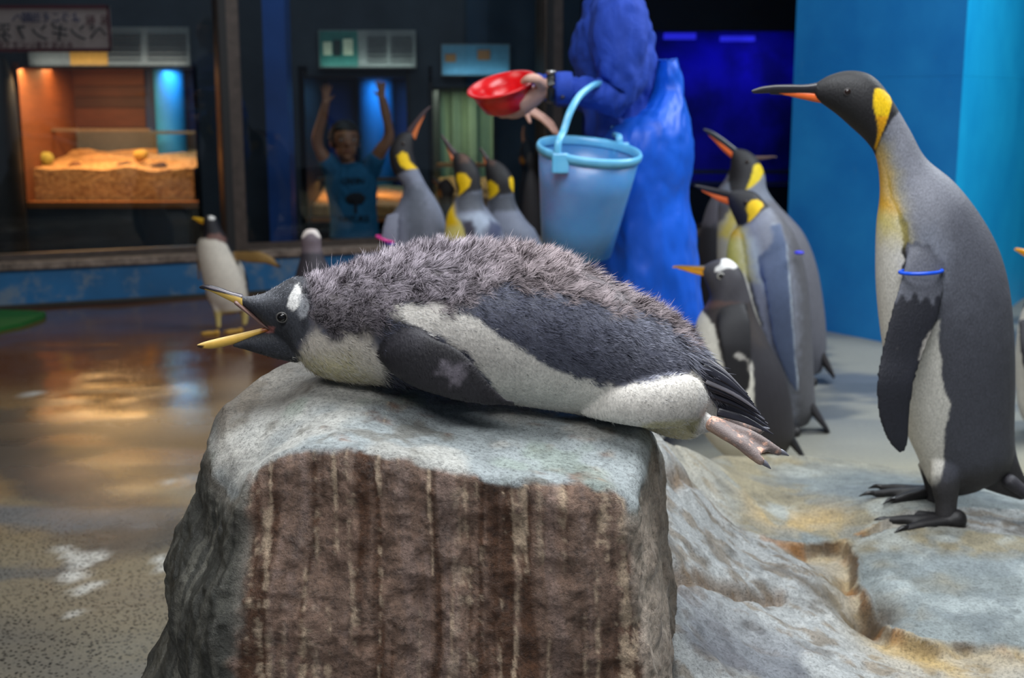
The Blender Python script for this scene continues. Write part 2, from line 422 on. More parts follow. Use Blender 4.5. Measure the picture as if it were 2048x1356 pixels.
ker = np.exp(-np.linspace(-2, 2, 9)**2); ker /= ker.sum()
rad = np.convolve(np.concatenate([rad[-4:], rad, rad[:4]]), ker, 'valid')
dirs = np.stack([np.cos(ang), np.sin(ang)], 1)
rings = []; kinds = []
for s in np.linspace(0.0, 0.985, 75):
    P = oc+dirs*(rad*s)[:, None]; z = rbf(top_ctrl, P)
    rings.append(np.column_stack([P, z])); kinds.append(np.full(NA, 0.0))
Pe = oc+dirs*rad[:, None]; ze = rbf(top_ctrl, Pe)
left = np.clip(-dirs[:, 0], 0, 1); front = np.clip(-dirs[:, 1], 0, 1); right = np.clip(dirs[:, 0], 0, 1)
for d in np.concatenate([np.linspace(0.002, 0.03, 10), np.linspace(0.034, 0.40, 150), np.linspace(0.42, 0.80, 20)]):
    rnd = 0.010*(1-math.exp(-d/0.008))
    fl = d*(0.24*left**1.5+0.05*front+0.04*right+0.06)+0.010*left*np.sin(d*30+2.2)*min(1, d/0.12)*(d < 0.45)
    P = oc+dirs*(rad*0.985+rnd+fl)[:, None]
    zz = ze-d; rings.append(np.column_stack([P, np.maximum(zz, -0.03-0.0*zz)])); kinds.append(np.full(NA, d))
SV = np.concatenate(rings); SK = np.concatenate(kinds); R = len(rings)
SF = [(i*NA+j, i*NA+(j+1) % NA, (i+1)*NA+(j+1) % NA, (i+1)*NA+j) for i in range(R-1) for j in range(NA)]
angv = np.tile(ang, R); dv = np.tile(dirs, (R, 1))
wall = sstep(0.0, 0.03, SK)
nw = fbm(SV*np.array([14, 14, 5.0]), 4); nf = fbm(SV*38, 4); nt = fbm(SV*9, 4)
disp = wall*(0.010*nw+0.0045*nf); SV[:, :2] += dv*disp[:, None]
SV[:, 2] += (1-wall)*(0.0035*nt+0.0015*nf)
# raised chipped rim on the far left corner
pk = np.array(PY(590, 728, 1.81)); 
# colours
px = np.array([proj(*v) for v in SV])
c_top = np.array(S(166, 174, 175)); c_top2 = np.array(S(190, 190, 184)); c_dk = np.array(S(118, 114, 104))
col = np.tile(c_top, (len(SV), 1))
def mixc(c, k):
    global col
    col = col*(1-k[:, None])+np.array(c)*k[:, None]
mixc(c_top2, sstep(0.0, 0.5, nt)); mixc(c_dk, 0.7*sstep(0.25, 0.75, fbm(SV*22+4, 4)))
mixc(S(150, 165, 150), 0.5*sstep(0.45, 0.8, fbm(SV*13+40, 3)))
xs_ = SV[:, 0]
mixc(S(128, 118, 104), 0.85*(1-sstep(-0.42, -0.22, xs_+0.10*nt))*(1-wall))          # worn brownish top at the head end
mixc(S(96, 84, 70), 0.6*(1-wall)*sstep(0.0, 0.08, SV[:, 1]-1.58-0.02*nt)*(1-sstep(-0.3, -0.1, xs_)))
# brown front face with pale run-down streaks
stk = fbm(np.column_stack([SV[:, 0]*75+0.9*fbm(SV*7, 2), SV[:, 1]*0, SV[:, 2]*2.2]), 4)
stk2 = fbm(np.column_stack([SV[:, 0]*130+0.8*nw, SV[:, 1]*0, SV[:, 2]*4.0])+55, 3)
lb = -0.312-0.10*np.clip(SK, 0, .25)
frontm = sstep(0.003, 0.009, SK+0.005*nf+0.003*nw)*sstep(-.006, .010, xs_-lb+0.008*nw+0.010*nf)*(1-sstep(0.128, 0.142, xs_+0.006*nf-0.12*SK))*(dv[:, 1] < 0)
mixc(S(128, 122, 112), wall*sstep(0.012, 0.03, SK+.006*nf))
mott = fbm(SV*85+3, 5, .65)
bc = np.array(S(134, 108, 92))[None]*(1-sstep(0.05, 0.6, stk)[:, None])+np.array(S(88, 58, 38))[None]*sstep(0.05, 0.6, stk)[:, None]
k = sstep(-0.1, 0.7, mott)[:, None]*0.55; bc = bc*(1-k)+np.array(S(58, 38, 26))*k
k = (sstep(0.30, 0.80, stk2+0.45*mott)*0.75)[:, None]; bc = bc*(1-k)+np.array(S(204, 180, 152))*k
k = (sstep(0.35, 0.8, -stk+0.3*mott)*0.5)[:, None]; bc = bc*(1-k)+np.array(S(150, 128, 118))*k
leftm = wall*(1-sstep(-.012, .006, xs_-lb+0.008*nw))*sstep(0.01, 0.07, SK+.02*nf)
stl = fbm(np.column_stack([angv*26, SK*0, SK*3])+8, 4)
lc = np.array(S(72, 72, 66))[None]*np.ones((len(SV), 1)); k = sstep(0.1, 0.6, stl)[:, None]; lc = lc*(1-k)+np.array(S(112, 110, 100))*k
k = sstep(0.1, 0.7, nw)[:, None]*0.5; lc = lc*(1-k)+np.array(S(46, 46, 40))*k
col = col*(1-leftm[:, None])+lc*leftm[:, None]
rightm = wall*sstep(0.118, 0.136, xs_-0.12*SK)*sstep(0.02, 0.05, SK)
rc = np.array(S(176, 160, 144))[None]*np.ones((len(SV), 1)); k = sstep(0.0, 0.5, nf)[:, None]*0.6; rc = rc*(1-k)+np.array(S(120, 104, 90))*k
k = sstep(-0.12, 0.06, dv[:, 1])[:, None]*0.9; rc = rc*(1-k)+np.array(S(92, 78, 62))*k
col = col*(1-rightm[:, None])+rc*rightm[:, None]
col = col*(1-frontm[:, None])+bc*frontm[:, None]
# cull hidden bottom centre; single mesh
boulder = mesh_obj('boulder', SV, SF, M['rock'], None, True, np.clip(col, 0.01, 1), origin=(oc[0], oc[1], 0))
tag(boulder, 'flat-topped boulder with brown streaked front face under the lying chick', 'rock')

# ---- the low rock outcrop on the right
oc_ctrl = [PY(*q) for q in [(1330, 893, 2.30), (1330, 960, 2.15), (1335, 1130, 1.86), (1355, 1250, 1.72), (1365, 1356, 1.62), (1480, 935, 2.88), (1400, 915, 2.62), (1620, 925, 2.98), (1780, 945, 2.95), (2048, 985, 2.85),
           (1430, 1010, 2.44), (1540, 1000, 2.62), (1690, 1070, 2.43), (1905, 1042, 2.45), (1770, 1008, 2.52), (1800, 975, 2.64), (2048, 1100, 2.34), (1850, 1150, 2.22), (1740, 1240, 2.02), (1950, 1250, 2.03), (2048, 1356, 1.86), (1800, 1356, 1.82),
           (1500, 1200, 1.97), (1600, 1130, 2.18), (1480, 1080, 2.22), (1600, 1356, 1.74), (1450, 1300, 1.76)]]
ox = np.linspace(0.10, 2.1, 400); oy = np.linspace(1.12, 3.5, 470)
ledge = [tuple(PY(*q))[:2] for q in [(1395, 985, 2.52), (1430, 1010, 2.46), (1475, 1042, 2.41), (1560, 1062, 2.41), (1650, 1076, 2.41), (1697, 1072, 2.43), (1712, 1110, 2.36), (1728, 1170, 2.22), (1765, 1215, 2.09), (1800, 1235, 2.02), (1850, 1262, 1.98), (1950, 1275, 1.97), (2200, 1275, 1.97)]]
backl = [(0.0, 2.42)]+[tuple(PY(*q))[:2] for q in [(1310, 885, 2.46), (1400, 915, 2.68), (1480, 935, 2.95), (1620, 925, 3.04), (1700, 925, 3.06), (1800, 945, 3.02), (2048, 985, 2.92), (2300, 1000, 2.9)]]
crack1 = [tuple(PY(*q))[:2] for q in [(1330, 1140, 1.85), (1400, 1165, 1.93), (1470, 1188, 1.98), (1560, 1180, 2.05)]]
crack2 = [tuple(PY(*q))[:2] for q in [(1340, 970, 2.2), (1400, 1000, 2.34), (1440, 1030, 2.36)]]
def ozf(P):
    P3 = np.column_stack([P, P[:, 0]*0])
    z = rbf(oc_ctrl, P); d, sd = line_sd(ledge, P+0.012*np.stack([fbm(P3*11, 3), fbm(P3*11+5, 3)], 1))
    low = (sd < 0)
    step = np.where(low, sstep(0.0, 0.034, d+0.006*fbm(P3*40, 2))*np.exp(-d/0.16), 0)
    endk = sstep(0.50, 0.62, P[:, 0]+0.0*P[:, 1])*(0.45+0.55*(1-sstep(0.62, 0.75, P[:, 0])))
    z -= 0.042*step*np.clip(endk+0.15, 0, 1)
    z -= np.where(~low, 0.008*np.exp(-d/0.018), 0)
    hol = np.array(PY(1745, 1205, 2.10))[:2]; dh = np.hypot((P[:, 0]-hol[0])*1.3, P[:, 1]-hol[1]); z -= 0.05*np.exp(-(dh/0.06)**2)
    hol = np.array(PY(1715, 1150, 2.24))[:2]; dh = np.hypot((P[:, 0]-hol[0])*1.5, P[:, 1]-hol[1]); z -= 0.03*np.exp(-(dh/0.06)**2)
    for ck, a in ((crack1, 0.016), (crack2, 0.012)):
        dc, sc = line_sd(ck, P+0.01*np.stack([fbm(P3*16, 3), fbm(P3*16+5, 3)], 1)); z -= a*np.exp(-(dc/0.012)**2)+np.where(sc < 0, a*0.8*np.exp(-dc/0.06), 0)
    lowf = sstep(0.0, 0.08, np.where(low, d, 0))
    rot = np.column_stack([P[:, 0]*9-P[:, 1]*4, P[:, 0]*10+P[:, 1]*16, P[:, 0]*0])
    z += lowf*(0.009*fbm(rot, 5)+0.003*fbm(P3*70, 2))+(1-lowf)*(0.004*fbm(P3*6, 3)+0.0012*fbm(P3*45, 3))
    db, sb = line_sd(backl, P+0.02*np.stack([fbm(P3*5, 2), fbm(P3*5+5, 2)], 1))
    past = np.where(sb > 0, db, 0)
    z = np.where(past > 0, z*np.exp(-(past/0.2)**2)-0.05*sstep(0.1, 0.4, past), z)
    z *= sstep(0.16, 0.235, P[:, 0]); 
    return np.maximum(z, -0.02)
OV, OF = grid_mesh(ox, oy, ozf)
P = OV[:, :2]; d, sd = line_sd(ledge, P); low = (sd < 0)
oa = fbm(OV*5, 4); ob = fbm(OV*16+2, 4); od = fbm(np.column_stack([P[:, 0]*22-P[:, 1]*10, P[:, 0]*14+P[:, 1]*40, OV[:, 2]*30]), 4)
col = np.tile(np.array(S(138, 147, 147)), (len(OV), 1))                                  # upper slab, blue grey
mixc(S(150, 138, 108), 0.85*sstep(-0.05, 0.5, oa)); mixc(S(184, 194, 194), 0.6*sstep(0.2, 0.7, fbm(OV*9+30, 4)))
mixc(S(132, 142, 146), 0.5*sstep(0.1, 0.6, ob))
lowm = np.where(low, sstep(0.0, 0.02, d), 0)*(1-sstep(0.95, 1.15, P[:, 0]-0.9*(P[:, 1]-1.9)))
lowm = np.maximum(lowm, 1-sstep(0.40, 0.50, P[:, 0]+0.02*ob))
wc = np.array(S(178, 181, 180))[None]*np.ones((len(OV), 1))
k = sstep(0.05, 0.55, od)[:, None]*0.8; wc = wc*(1-k)+np.array(S(140, 128, 112))*k
k = sstep(0.3, 0.7, ob)[:, None]*0.7; wc = wc*(1-k)+np.array(S(110, 104, 96))*k
k = (sstep(0.0, 0.5, oa)*(1-sstep(0.52, 0.62, P[:, 0]))*(1-sstep(1.75, 2.0, P[:, 1])))[:, None]*0.75; wc = wc*(1-k)+np.array(S(106, 110, 120))*k
k = (np.where(low, np.exp(-d/0.09), 0)*sstep(0.5, 0.62, P[:, 0]))[:, None]*0.75; wc = wc*(1-k)+np.array(S(186, 160, 106))*k
col = col*(1-lowm[:, None])+wc*lowm[:, None]
mixc(S(200, 164, 92), 0.6*np.where(~low, np.exp(-((d-0.10)/0.06)**2), 0)*(1-sstep(0.66, 0.75, P[:, 0]))*sstep(0.42, 0.55, P[:, 0])*sstep(-0.4, 0.3, ob))
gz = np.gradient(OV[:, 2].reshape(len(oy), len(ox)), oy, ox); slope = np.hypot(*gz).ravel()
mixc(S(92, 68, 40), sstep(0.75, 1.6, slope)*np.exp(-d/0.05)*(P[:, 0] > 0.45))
mixc(S(160, 100, 30), 0.6*np.where(low, np.exp(-((d-0.022)/0.012)**2), 0)*(P[:, 0] > 0.5)*sstep(-0.2, 0.4, ob))
for ck in (crack1, crack2):
    dc, _ = line_sd(ck, P); mixc(S(120, 92, 60), 0.7*np.exp(-(dc/0.014)**2))
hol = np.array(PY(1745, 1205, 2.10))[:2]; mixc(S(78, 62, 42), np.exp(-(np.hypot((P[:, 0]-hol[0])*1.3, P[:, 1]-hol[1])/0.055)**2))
mixc(S(168, 156, 124), 0.5*np.exp(-(line_sd(backl, P)[0]/0.14)**2))
mixc(S(210, 178, 110), 0.5*np.exp(-(line_sd([tuple(PY(*q))[:2] for q in [(1770, 1250, 1.99), (1900, 1300, 1.92), (1960, 1356, 1.84)]], P)[0]/0.02)**2))
keep = OV[:, 2] > -0.015
kf = keep[OF].any(1); OF = OF[kf]
used = np.unique(OF); rm = -np.ones(len(OV), int); rm[used] = np.arange(len(used))
outcrop = mesh_obj('rock_outcrop', OV[used], rm[OF], M['rock'], None, True, np.clip(col[used], 0.01, 1), origin=(0.9, 2.3, 0))
tag(outcrop, 'low pale rock outcrop with a stepped ledge beneath the large king penguin', 'rock')
def rock_z(x, y): return float(ozf(np.array([[x, y]]))[0])

# ---- blue painted corner wall on the right
g = G('blue_wall_paint'); co = g.coord()
bl = g.ramp(g.noise(2.2, 5, co, 0.6), [(0.3, S(20, 112, 188)), (0.7, S(36, 138, 208))])
scr = g.ramp(g.noise(9, 6, g.coord((3, 3, 0.6)), 0.7), [(0.66, 0.0), (0.78, 0.5)])
g.set(color=g.mix(scr, bl, S(120, 170, 200)), rough=0.42, spec=0.45); g.bump(g.noise(30, 4, co), 0.06, 0.01)
M['bluewall'] = g.m
g = G('blue_wall_paint_lit'); co = g.coord()  # same wall, stronger light on this face put into the paint colour
bl = g.ramp(g.noise(2.2, 5, co, 0.6), [(0.3, S(8, 146, 208)), (0.7, S(22, 168, 224))])
scr = g.ramp(g.noise(9, 6, g.coord((3, 3, 0.6)), 0.7), [(0.68, 0.0), (0.8, 0.5)])
g.set(color=g.mix(scr, bl, S(150, 200, 214)), rough=0.42, spec=0.45); g.bump(g.noise(30, 4, co), 0.06, 0.01)
M['bluewall_lit'] = g.m
cw = Vector((2.03, 5.75, 0)); lw = Vector((1.46, 6.62, 0)); rw = Vector((4.0, 8.9, 0))
bis = Vector((0.25, 0.97, 0))*0.14
def wall_prism(name, a, b, z0, z1, off, mat):
    V = [a, b, b+off, a+off]; V = [(v.x, v.y, z) for z in (z0, z1) for v in V]
    return struct(MB().add(V, [(0, 1, 2, 3), (7, 6, 5, 4), (0, 4, 5, 1), (1, 5, 6, 2), (2, 6, 7, 3), (3, 7, 4, 0)]).obj(name, mat))
for nm, a, b, m in (('wall_right', cw, lw, M['bluewall']), ('wall_right_far', cw, rw, M['bluewall_lit'])):
    o = wall_prism(nm, a, b, -0.02, 1.284, bis, m)
    o2 = wall_prism('panel', a, b, 1.2848, 3.45, bis, m); del o2['kind']; o2.parent = o
wall_prism('wall_right_return', lw, lw+Vector((0.8, 2.6, 0)), -0.02, 3.45, Vector((0.12, 0, 0)), M['bluewall'])

# ---- curb, ledge, glass wall and its posts (recedes towards the right)
A0 = Vector((-2.885, 7.05, 0)); A1 = Vector((-1.655, 7.56, 0)); dirw = (A1-A0).normalized(); nw_ = Vector((dirw.y, -dirw.x, 0))
def wp(t, off=0.0, z=0.0): q = A0+dirw*t-nw_*off; return Vector((q.x, q.y, z))
def wall_t(pxx):
    u = (pxx-1024)/F_PX*1.012
    return (u*A0.y-A0.x)/(dirw.x-u*dirw.y)
rzw = math.atan2(dirw.y, dirw.x)
g = G('curb_paint'); co = g.coord()
f = g.noise(6, 6, co, 0.7); bl = g.ramp(g.noise(2.5, 4, co), [(0.3, S(16, 78, 120)), (0.7, S(22, 100, 152))])
g.set(color=g.mix(g.ramp(f, [(0.50, 0.0), (0.64, 0.6)]), bl, S(122, 128, 128)), rough=0.55); g.bump(f, 0.2, 0.01)
tl, tr = -2.5, 5.2
struct(MB().box(wp((tl+tr)/2, 0.10, 0.10), (tr-tl, 0.20, 0.24), rzw).obj('curb', g.m))
g = G('ledge_stone'); f = g.noise(14, 6, g.coord(), 0.7)
g.set(color=g.ramp(f, [(0.3, S(74, 62, 54)), (0.55, S(128, 112, 100)), (0.75, S(150, 136, 124))]), rough=0.7); g.bump(f, 0.5, 0.02)
struct(MB().box(wp((tl+tr)/2, 0.09, 0.243), (tr-tl, 0.24, 0.046), rzw).obj('ledge', g.m, bevel=0.008))
struct(MB().box(wp((tl+tr)/2, -0.004, 0.012), (tr-tl, 0.02, 0.02), rzw).obj('trim_1', plain('dirty_joint', S(48, 46, 40), 0.8)))
g = G('aquarium_glass'); nt_ = g.t
tr_ = g.n('ShaderNodeBsdfTransparent'); tr_.inputs[0].default_value = (0.72, 0.78, 0.80, 1); gl = g.n('ShaderNodeBsdfGlossy'); gl.inputs['Roughness'].default_value = 0.02
fr = g.n('ShaderNodeFresnel'); fr.inputs[0].default_value = 1.5; mx = g.n('ShaderNodeMixShader')
sm = g.ramp(g.noise(3, 4, g.coord()), [(0.4, 0.8), (0.7, 1.0)]); tint = g.mix(1.0, (0.72, 0.78, 0.80), sm, 'MULTIPLY'); g.link(tint, tr_.inputs[0])
g.link(fr.outputs[0], mx.inputs[0]); g.link(tr_.outputs[0], mx.inputs[1]); g.link(gl.outputs[0], mx.inputs[2]); g.link(mx.outputs[0], g.out.inputs[0])
M['glass'] = g.m
posts = [(-0.9, 0.10), (wall_t(480), 0.13), (wall_t(1108), 0.13), (wall_t(1700), 0.13)]
mt_post = plain('dark_bronze_frame', S(84, 74, 68), 0.4, 0.5, 0.2, 20)
for k, (a, b) in enumerate(zip(posts[:-1], posts[1:])):
    V = [wp(a[0], 0.105, 0.266), wp(b[0], 0.105, 0.266), wp(b[0], 0.105, 3.44), wp(a[0], 0.105, 3.44)]
    struct(MB().add(V, [(0, 1, 2, 3)]).obj('window_%d' % (k+1), M['glass']))
for k, (t, wd) in enumerate(posts):
    m = MB().box(wp(t, 0.10, 1.86), (wd, 0.16, 3.19), rzw)
    o = struct(m.obj('trim_%d' % (k+2), mt_post, bevel=0.006))
    m2 = MB().box(wp(t-wd*0.28, 0.015, 1.86), (wd*0.34, 0.03, 3.18), rzw); m2.obj('gasket', plain('black_gasket', S(16, 15, 15), 0.5), o)
struct(MB().box(wp((tl+tr)/2, 0.10, 0.285), (tr-tl, 0.05, 0.035), rzw).obj('trim_7', mt_post))
# gravel-coloured strip of turf mat by the curb
tm = [PZ(*q, 0.012) for q in [(-260, 655), (-60, 672), (40, 650), (86, 634), (92, 628), (60, 624), (-60, 622), (-260, 622)]]
V = [(p.x, p.y, z) for z in (0.0, 0.022) for p in tm]; n = len(tm)
mb = MB().add(V, [tuple(range(n, 2*n)), tuple(range(n-1, -1, -1))]+[(i, (i+1) % n, n+(i+1) % n, n+i) for i in range(n)])
g = G('green_turf'); f = g.noise(260, 2, g.coord()); g.set(color=g.ramp(f, [(0.3, S(10, 70, 18)), (0.7, S(30, 140, 46))]), rough=0.8); g.bump(f, 0.8, 0.02)
tag(mb.obj('turf_mat', g.m, origin=tuple(PZ(0, 640, 0))), 'bright green artificial turf mat lying on the brown floor by the curb', 'mat')
# ================================================================== VISITORS' HALL BEHIND THE GLASS
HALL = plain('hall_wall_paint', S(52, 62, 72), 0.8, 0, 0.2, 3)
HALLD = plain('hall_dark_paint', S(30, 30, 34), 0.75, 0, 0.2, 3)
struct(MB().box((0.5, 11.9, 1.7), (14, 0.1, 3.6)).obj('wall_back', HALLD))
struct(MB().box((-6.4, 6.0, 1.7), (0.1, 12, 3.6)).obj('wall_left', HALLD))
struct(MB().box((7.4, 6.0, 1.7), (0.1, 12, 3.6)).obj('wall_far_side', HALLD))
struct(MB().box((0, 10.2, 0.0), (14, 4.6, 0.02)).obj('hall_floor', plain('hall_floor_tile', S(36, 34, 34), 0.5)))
def rect(px0, py0, px1, py1, Y):
    a = PY(px0, py0, Y); b = PY(px1, py1, Y); c = (a+b)/2
    return c, abs(b.x-a.x), abs(a.z-b.z)
def pbox(px0, py0, px1, py1, Y, dep, name, mat, parent=None, bevel=0.0, origin=None):
    c, wd, ht = rect(px0, py0, px1, py1, Y)
    return MB().box((c.x, Y+dep/2, c.z), (wd, dep, ht)).obj(name, mat, parent, bevel=bevel, origin=origin)
# facade blocks around the tank openings, one wall
Yf = 9.0
m = MB()
def fb(px0, py0, px1, py1, Y=Yf, dep=0.12):
    c, wd, ht = rect(px0, py0, px1, py1, Y); m.box((c.x, Y+dep/2, c.z), (wd, dep, ht))
fb(-420, -250, 1160, 132); fb(-420, 132, 44, 760); fb(392, 132, 614, 760); fb(816, 132, 864, 760); fb(990, 132, 1160, 760)
fb(44, 416, 392, 760); fb(614, 472, 816, 760); fb(864, 472, 990, 760); fb(614, 132, 816, 152); fb(864, 132, 990, 174)
struct(m.obj('wall_hall', HALL))
sand_g = G('tank_sand'); f = sand_g.noise(30, 5, sand_g.coord()); sand_g.set(color=sand_g.ramp(f, [(0.3, S(150, 100, 56)), (0.7, S(216, 168, 108))]), rough=0.9); sand_g.bump(f, 0.5, 0.02)
woodm = []
for i, c in enumerate([(120, 66, 30), (98, 50, 26), (76, 36, 22), (60, 28, 22), (88, 44, 26)]):
    g = G('stained_board_%d' % i); f = g.noise(6, 5, g.coord((1, 1, 9))); g.set(color=g.ramp(f, [(0.3, tuple(x*0.7 for x in S(*c))), (0.7, S(*c))]), rough=0.6); woodm.append(g.m)
bluepaint = plain('tank_blue_paint', S(30, 130, 200), 0.6, 0, 0.15, 2)
dkblue = plain('tank_deep_blue_paint', S(14, 50, 110), 0.6, 0, 0.15, 2)
frame_m = plain('tank_frame_steel', S(128, 110, 96), 0.35, 0.3)
black_m = plain('tank_black', S(14, 14, 16), 0.6)
def lamp(root, loc, size, power, col, rot=(0, 0, 0)):
    o = area_light('tank_lamp', (0, 0, 0), size, power, col, rot); o.parent = root; o.location = Vector(loc)-root.location; return o
def sand_bed(px0, py0, px1, py1, Y, dep, parent, name='sand_bed', mat=None):
    c, wd, ht = rect(px0, py0, px1, py1, Y); x0 = c.x-wd/2; z1 = c.z+ht/2; z0 = c.z-ht/2
    xs = np.linspace(x0, x0+wd, 40); ys = np.linspace(Y, Y+dep, 16)
    V, Fc = grid_mesh(xs, ys, lambda P: z1+0.02*fbm(np.column_stack([P*5, P[:, 0]*0]), 3)+0.10*(P[:, 1]-Y)/dep)
    V = V.tolist(); k = len(V); fr = list(range(40))
    V += [(x, Y, z0) for x in xs]; Fc = Fc.tolist()+[(k+i, k+i+1, i+1, i) for i in range(39)]
    return mesh_obj(name, V, Fc, mat or sand_g.m, parent, False)
# ---- tank with the warm light
t1 = empty('exhibit_tank', tuple(PY(215, 470, Yf+0.5)*1), 'warmly lit exhibit tank with boards and glowing sand behind the glass', 'tank'); t1.location.z = 0.01
Yb = 10.1
rows = [(120, 152), (152, 178), (178, 200), (200, 222), (222, 262)]
for i, (a, b) in enumerate(rows):
    pbox(20, a-6, 292, b-7.2, Yb, 0.03+0.012*(i % 2), 'back_board', woodm[i], t1)
pbox(20, 262, 420, 420, Yb, 0.03, 'back_panel', plain('tank_mid_grey', S(92, 92, 92), 0.6), t1)
pbox(286, 120, 420, 262, Yb, 0.05, 'blue_panel', dkblue, t1)
q = PY(342, 240, Yb-0.25)
V, Fc = tube([(q.x, Yb-0.25, 0.35), (q.x, Yb-0.25, 0.8), (q.x, Yb-0.25, 1.5)], 0.115, 28, 3, 1.0, (0, 1, 0)); mesh_obj('blue_column', V, Fc, bluepaint, t1)
sand_bed(46, 338, 390, 404, Yf+0.14, 0.85, t1)
pbox(46, 257, 300, 263, Yf+0.55, 0.05, 'rail', frame_m, t1); pbox(300, 262, 392, 268, Yf+0.5, 0.05, 'rail', plain('tank_rail_grey', S(80, 84, 88), 0.5), t1)
pbox(40, 404, 396, 416, Yf-0.02, 0.12, 'sill', plain('copper_sill', S(190, 120, 70), 0.35, 0.4), t1)
pbox(34, 126, 46, 416, Yf-0.02, 1.15, 'side_wall', woodm[0], t1); pbox(386, 126, 398, 416, Yf-0.02, 1.15, 'side_wall', black_m, t1)
pbox(34, 127, 398, 134, Yf+0.03, 1.1, 'hood', black_m, t1)
for px_, py_, r, c in ((92, 312, .05, (150, 140, 60)), (282, 306, .045, (190, 150, 60)), (66, 318, .05, (150, 80, 40)), (150, 332, .05, (110, 66, 36)), (250, 334, .07, (60, 36, 22)), (320, 334, .06, (66, 40, 24))):
    q = PY(px_, py_, Yf+0.35); V, Fc = ellipsoid((q.x, q.y, q.z-r*0.4), (r*1.3, r, r), 16, 10)
    V = np.array(V); V += 0.2*r*fbm(V*25, 2)[:, None]*(V-np.array(q))/r
    mesh_obj('stone' if c[0] < 140 else 'coral', V, Fc, plain('tank_stone_%d' % px_, S(*c), 0.8), t1)
lamp(t1, (PY(190, 140, Yf+0.1).x, Yf+0.03, PY(150, 139, Yf+0.05).z), (1.1, 0.1), 24, (1.0, 0.60, 0.27), (0.12, 0, 0))
lamp(t1, (PY(150, 140, Yf+0.5).x, Yf+0.55, PY(150, 139, Yf+0.5).z), (0.7, 0.2), 10, (1.0, 0.52, 0.2))
lamp(t1, (PY(350, 140, Yf+0.7).x, Yf+0.62, PY(350, 140, Yf+0.7).z), (0.2, 0.2), 3.2, (0.35, 0.75, 1.0))
# ---- tank behind the child
t2 = empty('exhibit_tank', (PY(715, 300, Yf+0.5).x, Yf+0.5, 0.01), 'blue lit exhibit tank with orange sand behind the child', 'tank')
pbox(600, 120, 835, 385, 10.1, 0.04, 'back_panel', dkblue, t2)
q = PY(752, 240, 9.95)
V, Fc = tube([(q.x, 9.95, 0.55), (q.x, 9.95, 0.9), (q.x, 9.95, 1.6)], 0.14, 28, 3, 1.0, (0, 1, 0)); mesh_obj('blue_column', V, Fc, bluepaint, t2)
pbox(600, 385, 835, 480, 10.1, 0.04, 'lower_panel', plain('tank_teal', S(60, 96, 96), 0.7), t2)
sand_bed(614, 412, 816, 432, Yf+0.2, 0.7, t2, 'sand_bed')
pbox(614, 355, 816, 362, Yf+0.4, 0.05, 'rail', frame_m, t2); pbox(612, 436, 818, 444, Yf+0.1, 0.06, 'rail', plain('copper_sill', S(190, 120, 70)), t2)
pbox(612, 462, 818, 474, Yf-0.02, 0.12, 'sill', black_m, t2)
for a, b in ((606, 618), (812, 824)): pbox(a, 140, b, 474, Yf-0.02, 1.15, 'side_wall', black_m, t2)
pbox(606, 146, 824, 154, Yf+0.03, 1.15, 'hood', black_m, t2)
lamp(t2, (PY(765, 156, 9.7).x, 9.62, PY(765, 158, 9.7).z), (0.25, 0.2), 3.6, (0.2, 0.6, 1.0))
lamp(t2, (PY(720, 390, 9.5).x, 9.5, PY(700, 362, 9.5).z), (0.6, 0.1), 1.6, (1.0, 0.5, 0.15))
# ---- green tank
t3 = empty('exhibit_tank', (PY(926, 300, Yf+0.5).x, Yf+0.5, 0.01), 'greenish tank with hanging curtain backdrop behind the three kings', 'tank')
g = G('green_curtain'); f = g.noise(9, 2, g.coord((1.6, 0.2, 0.04))); g.set(color=g.ramp(f, [(0.3, S(70, 104, 96)), (0.7, S(160, 176, 140))]), rough=0.8)
c, wd, ht = rect(850, 150, 1005, 480, 10.0)
xs = np.linspace(c.x-wd/2, c.x+wd/2, 80); zs = (c.z-ht/2, c.z+ht/2)
V = [(x, 10.0+0.025*math.sin(x*46)+0.01*math.sin(x*97), z) for z in zs for x in xs]
mesh_obj('curtain', V, [(i, i+1, 81+i, 80+i) for i in range(79)], g.m, t3)
pbox(866, 326, 990, 334, Yf+0.4, 0.05, 'rail', plain('amber_rail', S(196, 130, 60), 0.5), t3)
sand_bed(866, 392, 990, 420, Yf+0.2, 0.6, t3)
for a, b in ((858, 868), (986, 996)): pbox(a, 165, b, 474, Yf-0.02, 1.1, 'side_wall', black_m, t3)
pbox(858, 168, 996, 176, Yf+0.03, 1.1, 'hood', black_m, t3); pbox(858, 464, 996, 474, Yf-0.02, 0.12, 'sill', black_m, t3)
lamp(t3, (PY(926, 178, 9.6).x, 9.6, PY(926, 180, 9.6).z), (0.35, 0.3), 3.2, (0.85, 0.95, 0.75))
# ---- dark blue standing panel between the tanks, dark column at far left
bp = pbox(514, -240, 590, 640, 8.55, 0.2, 'blue_column', plain('hall_blue_panel', S(34, 88, 170), 0.6, 0, 0.35, 1.2), origin=(PY(552, 600, 8.55).x, 8.65, 0)); tag(bp, 'tall dark blue panel column standing right of the bronze post', 'column')
q = PY(2, 400, 8.6)
V, Fc = tube([(q.x, 8.6, 0.0), (q.x, 8.6, 0.6), (q.x, 8.6, 1.2), (q.x, 8.6, 1.42)], [.16, .155, .145, .11], 28, 4, 1.0, (0, 1, 0), (0.1, 0.5))
o = mesh_obj('dark_column', V, Fc, plain('column_black', S(16, 17, 20), 0.45), None, True, origin=(q.x, 8.6, 0)); tag(o, 'black round-topped column at the left edge behind the glass', 'column')  # column put in for an unidentified dark shape
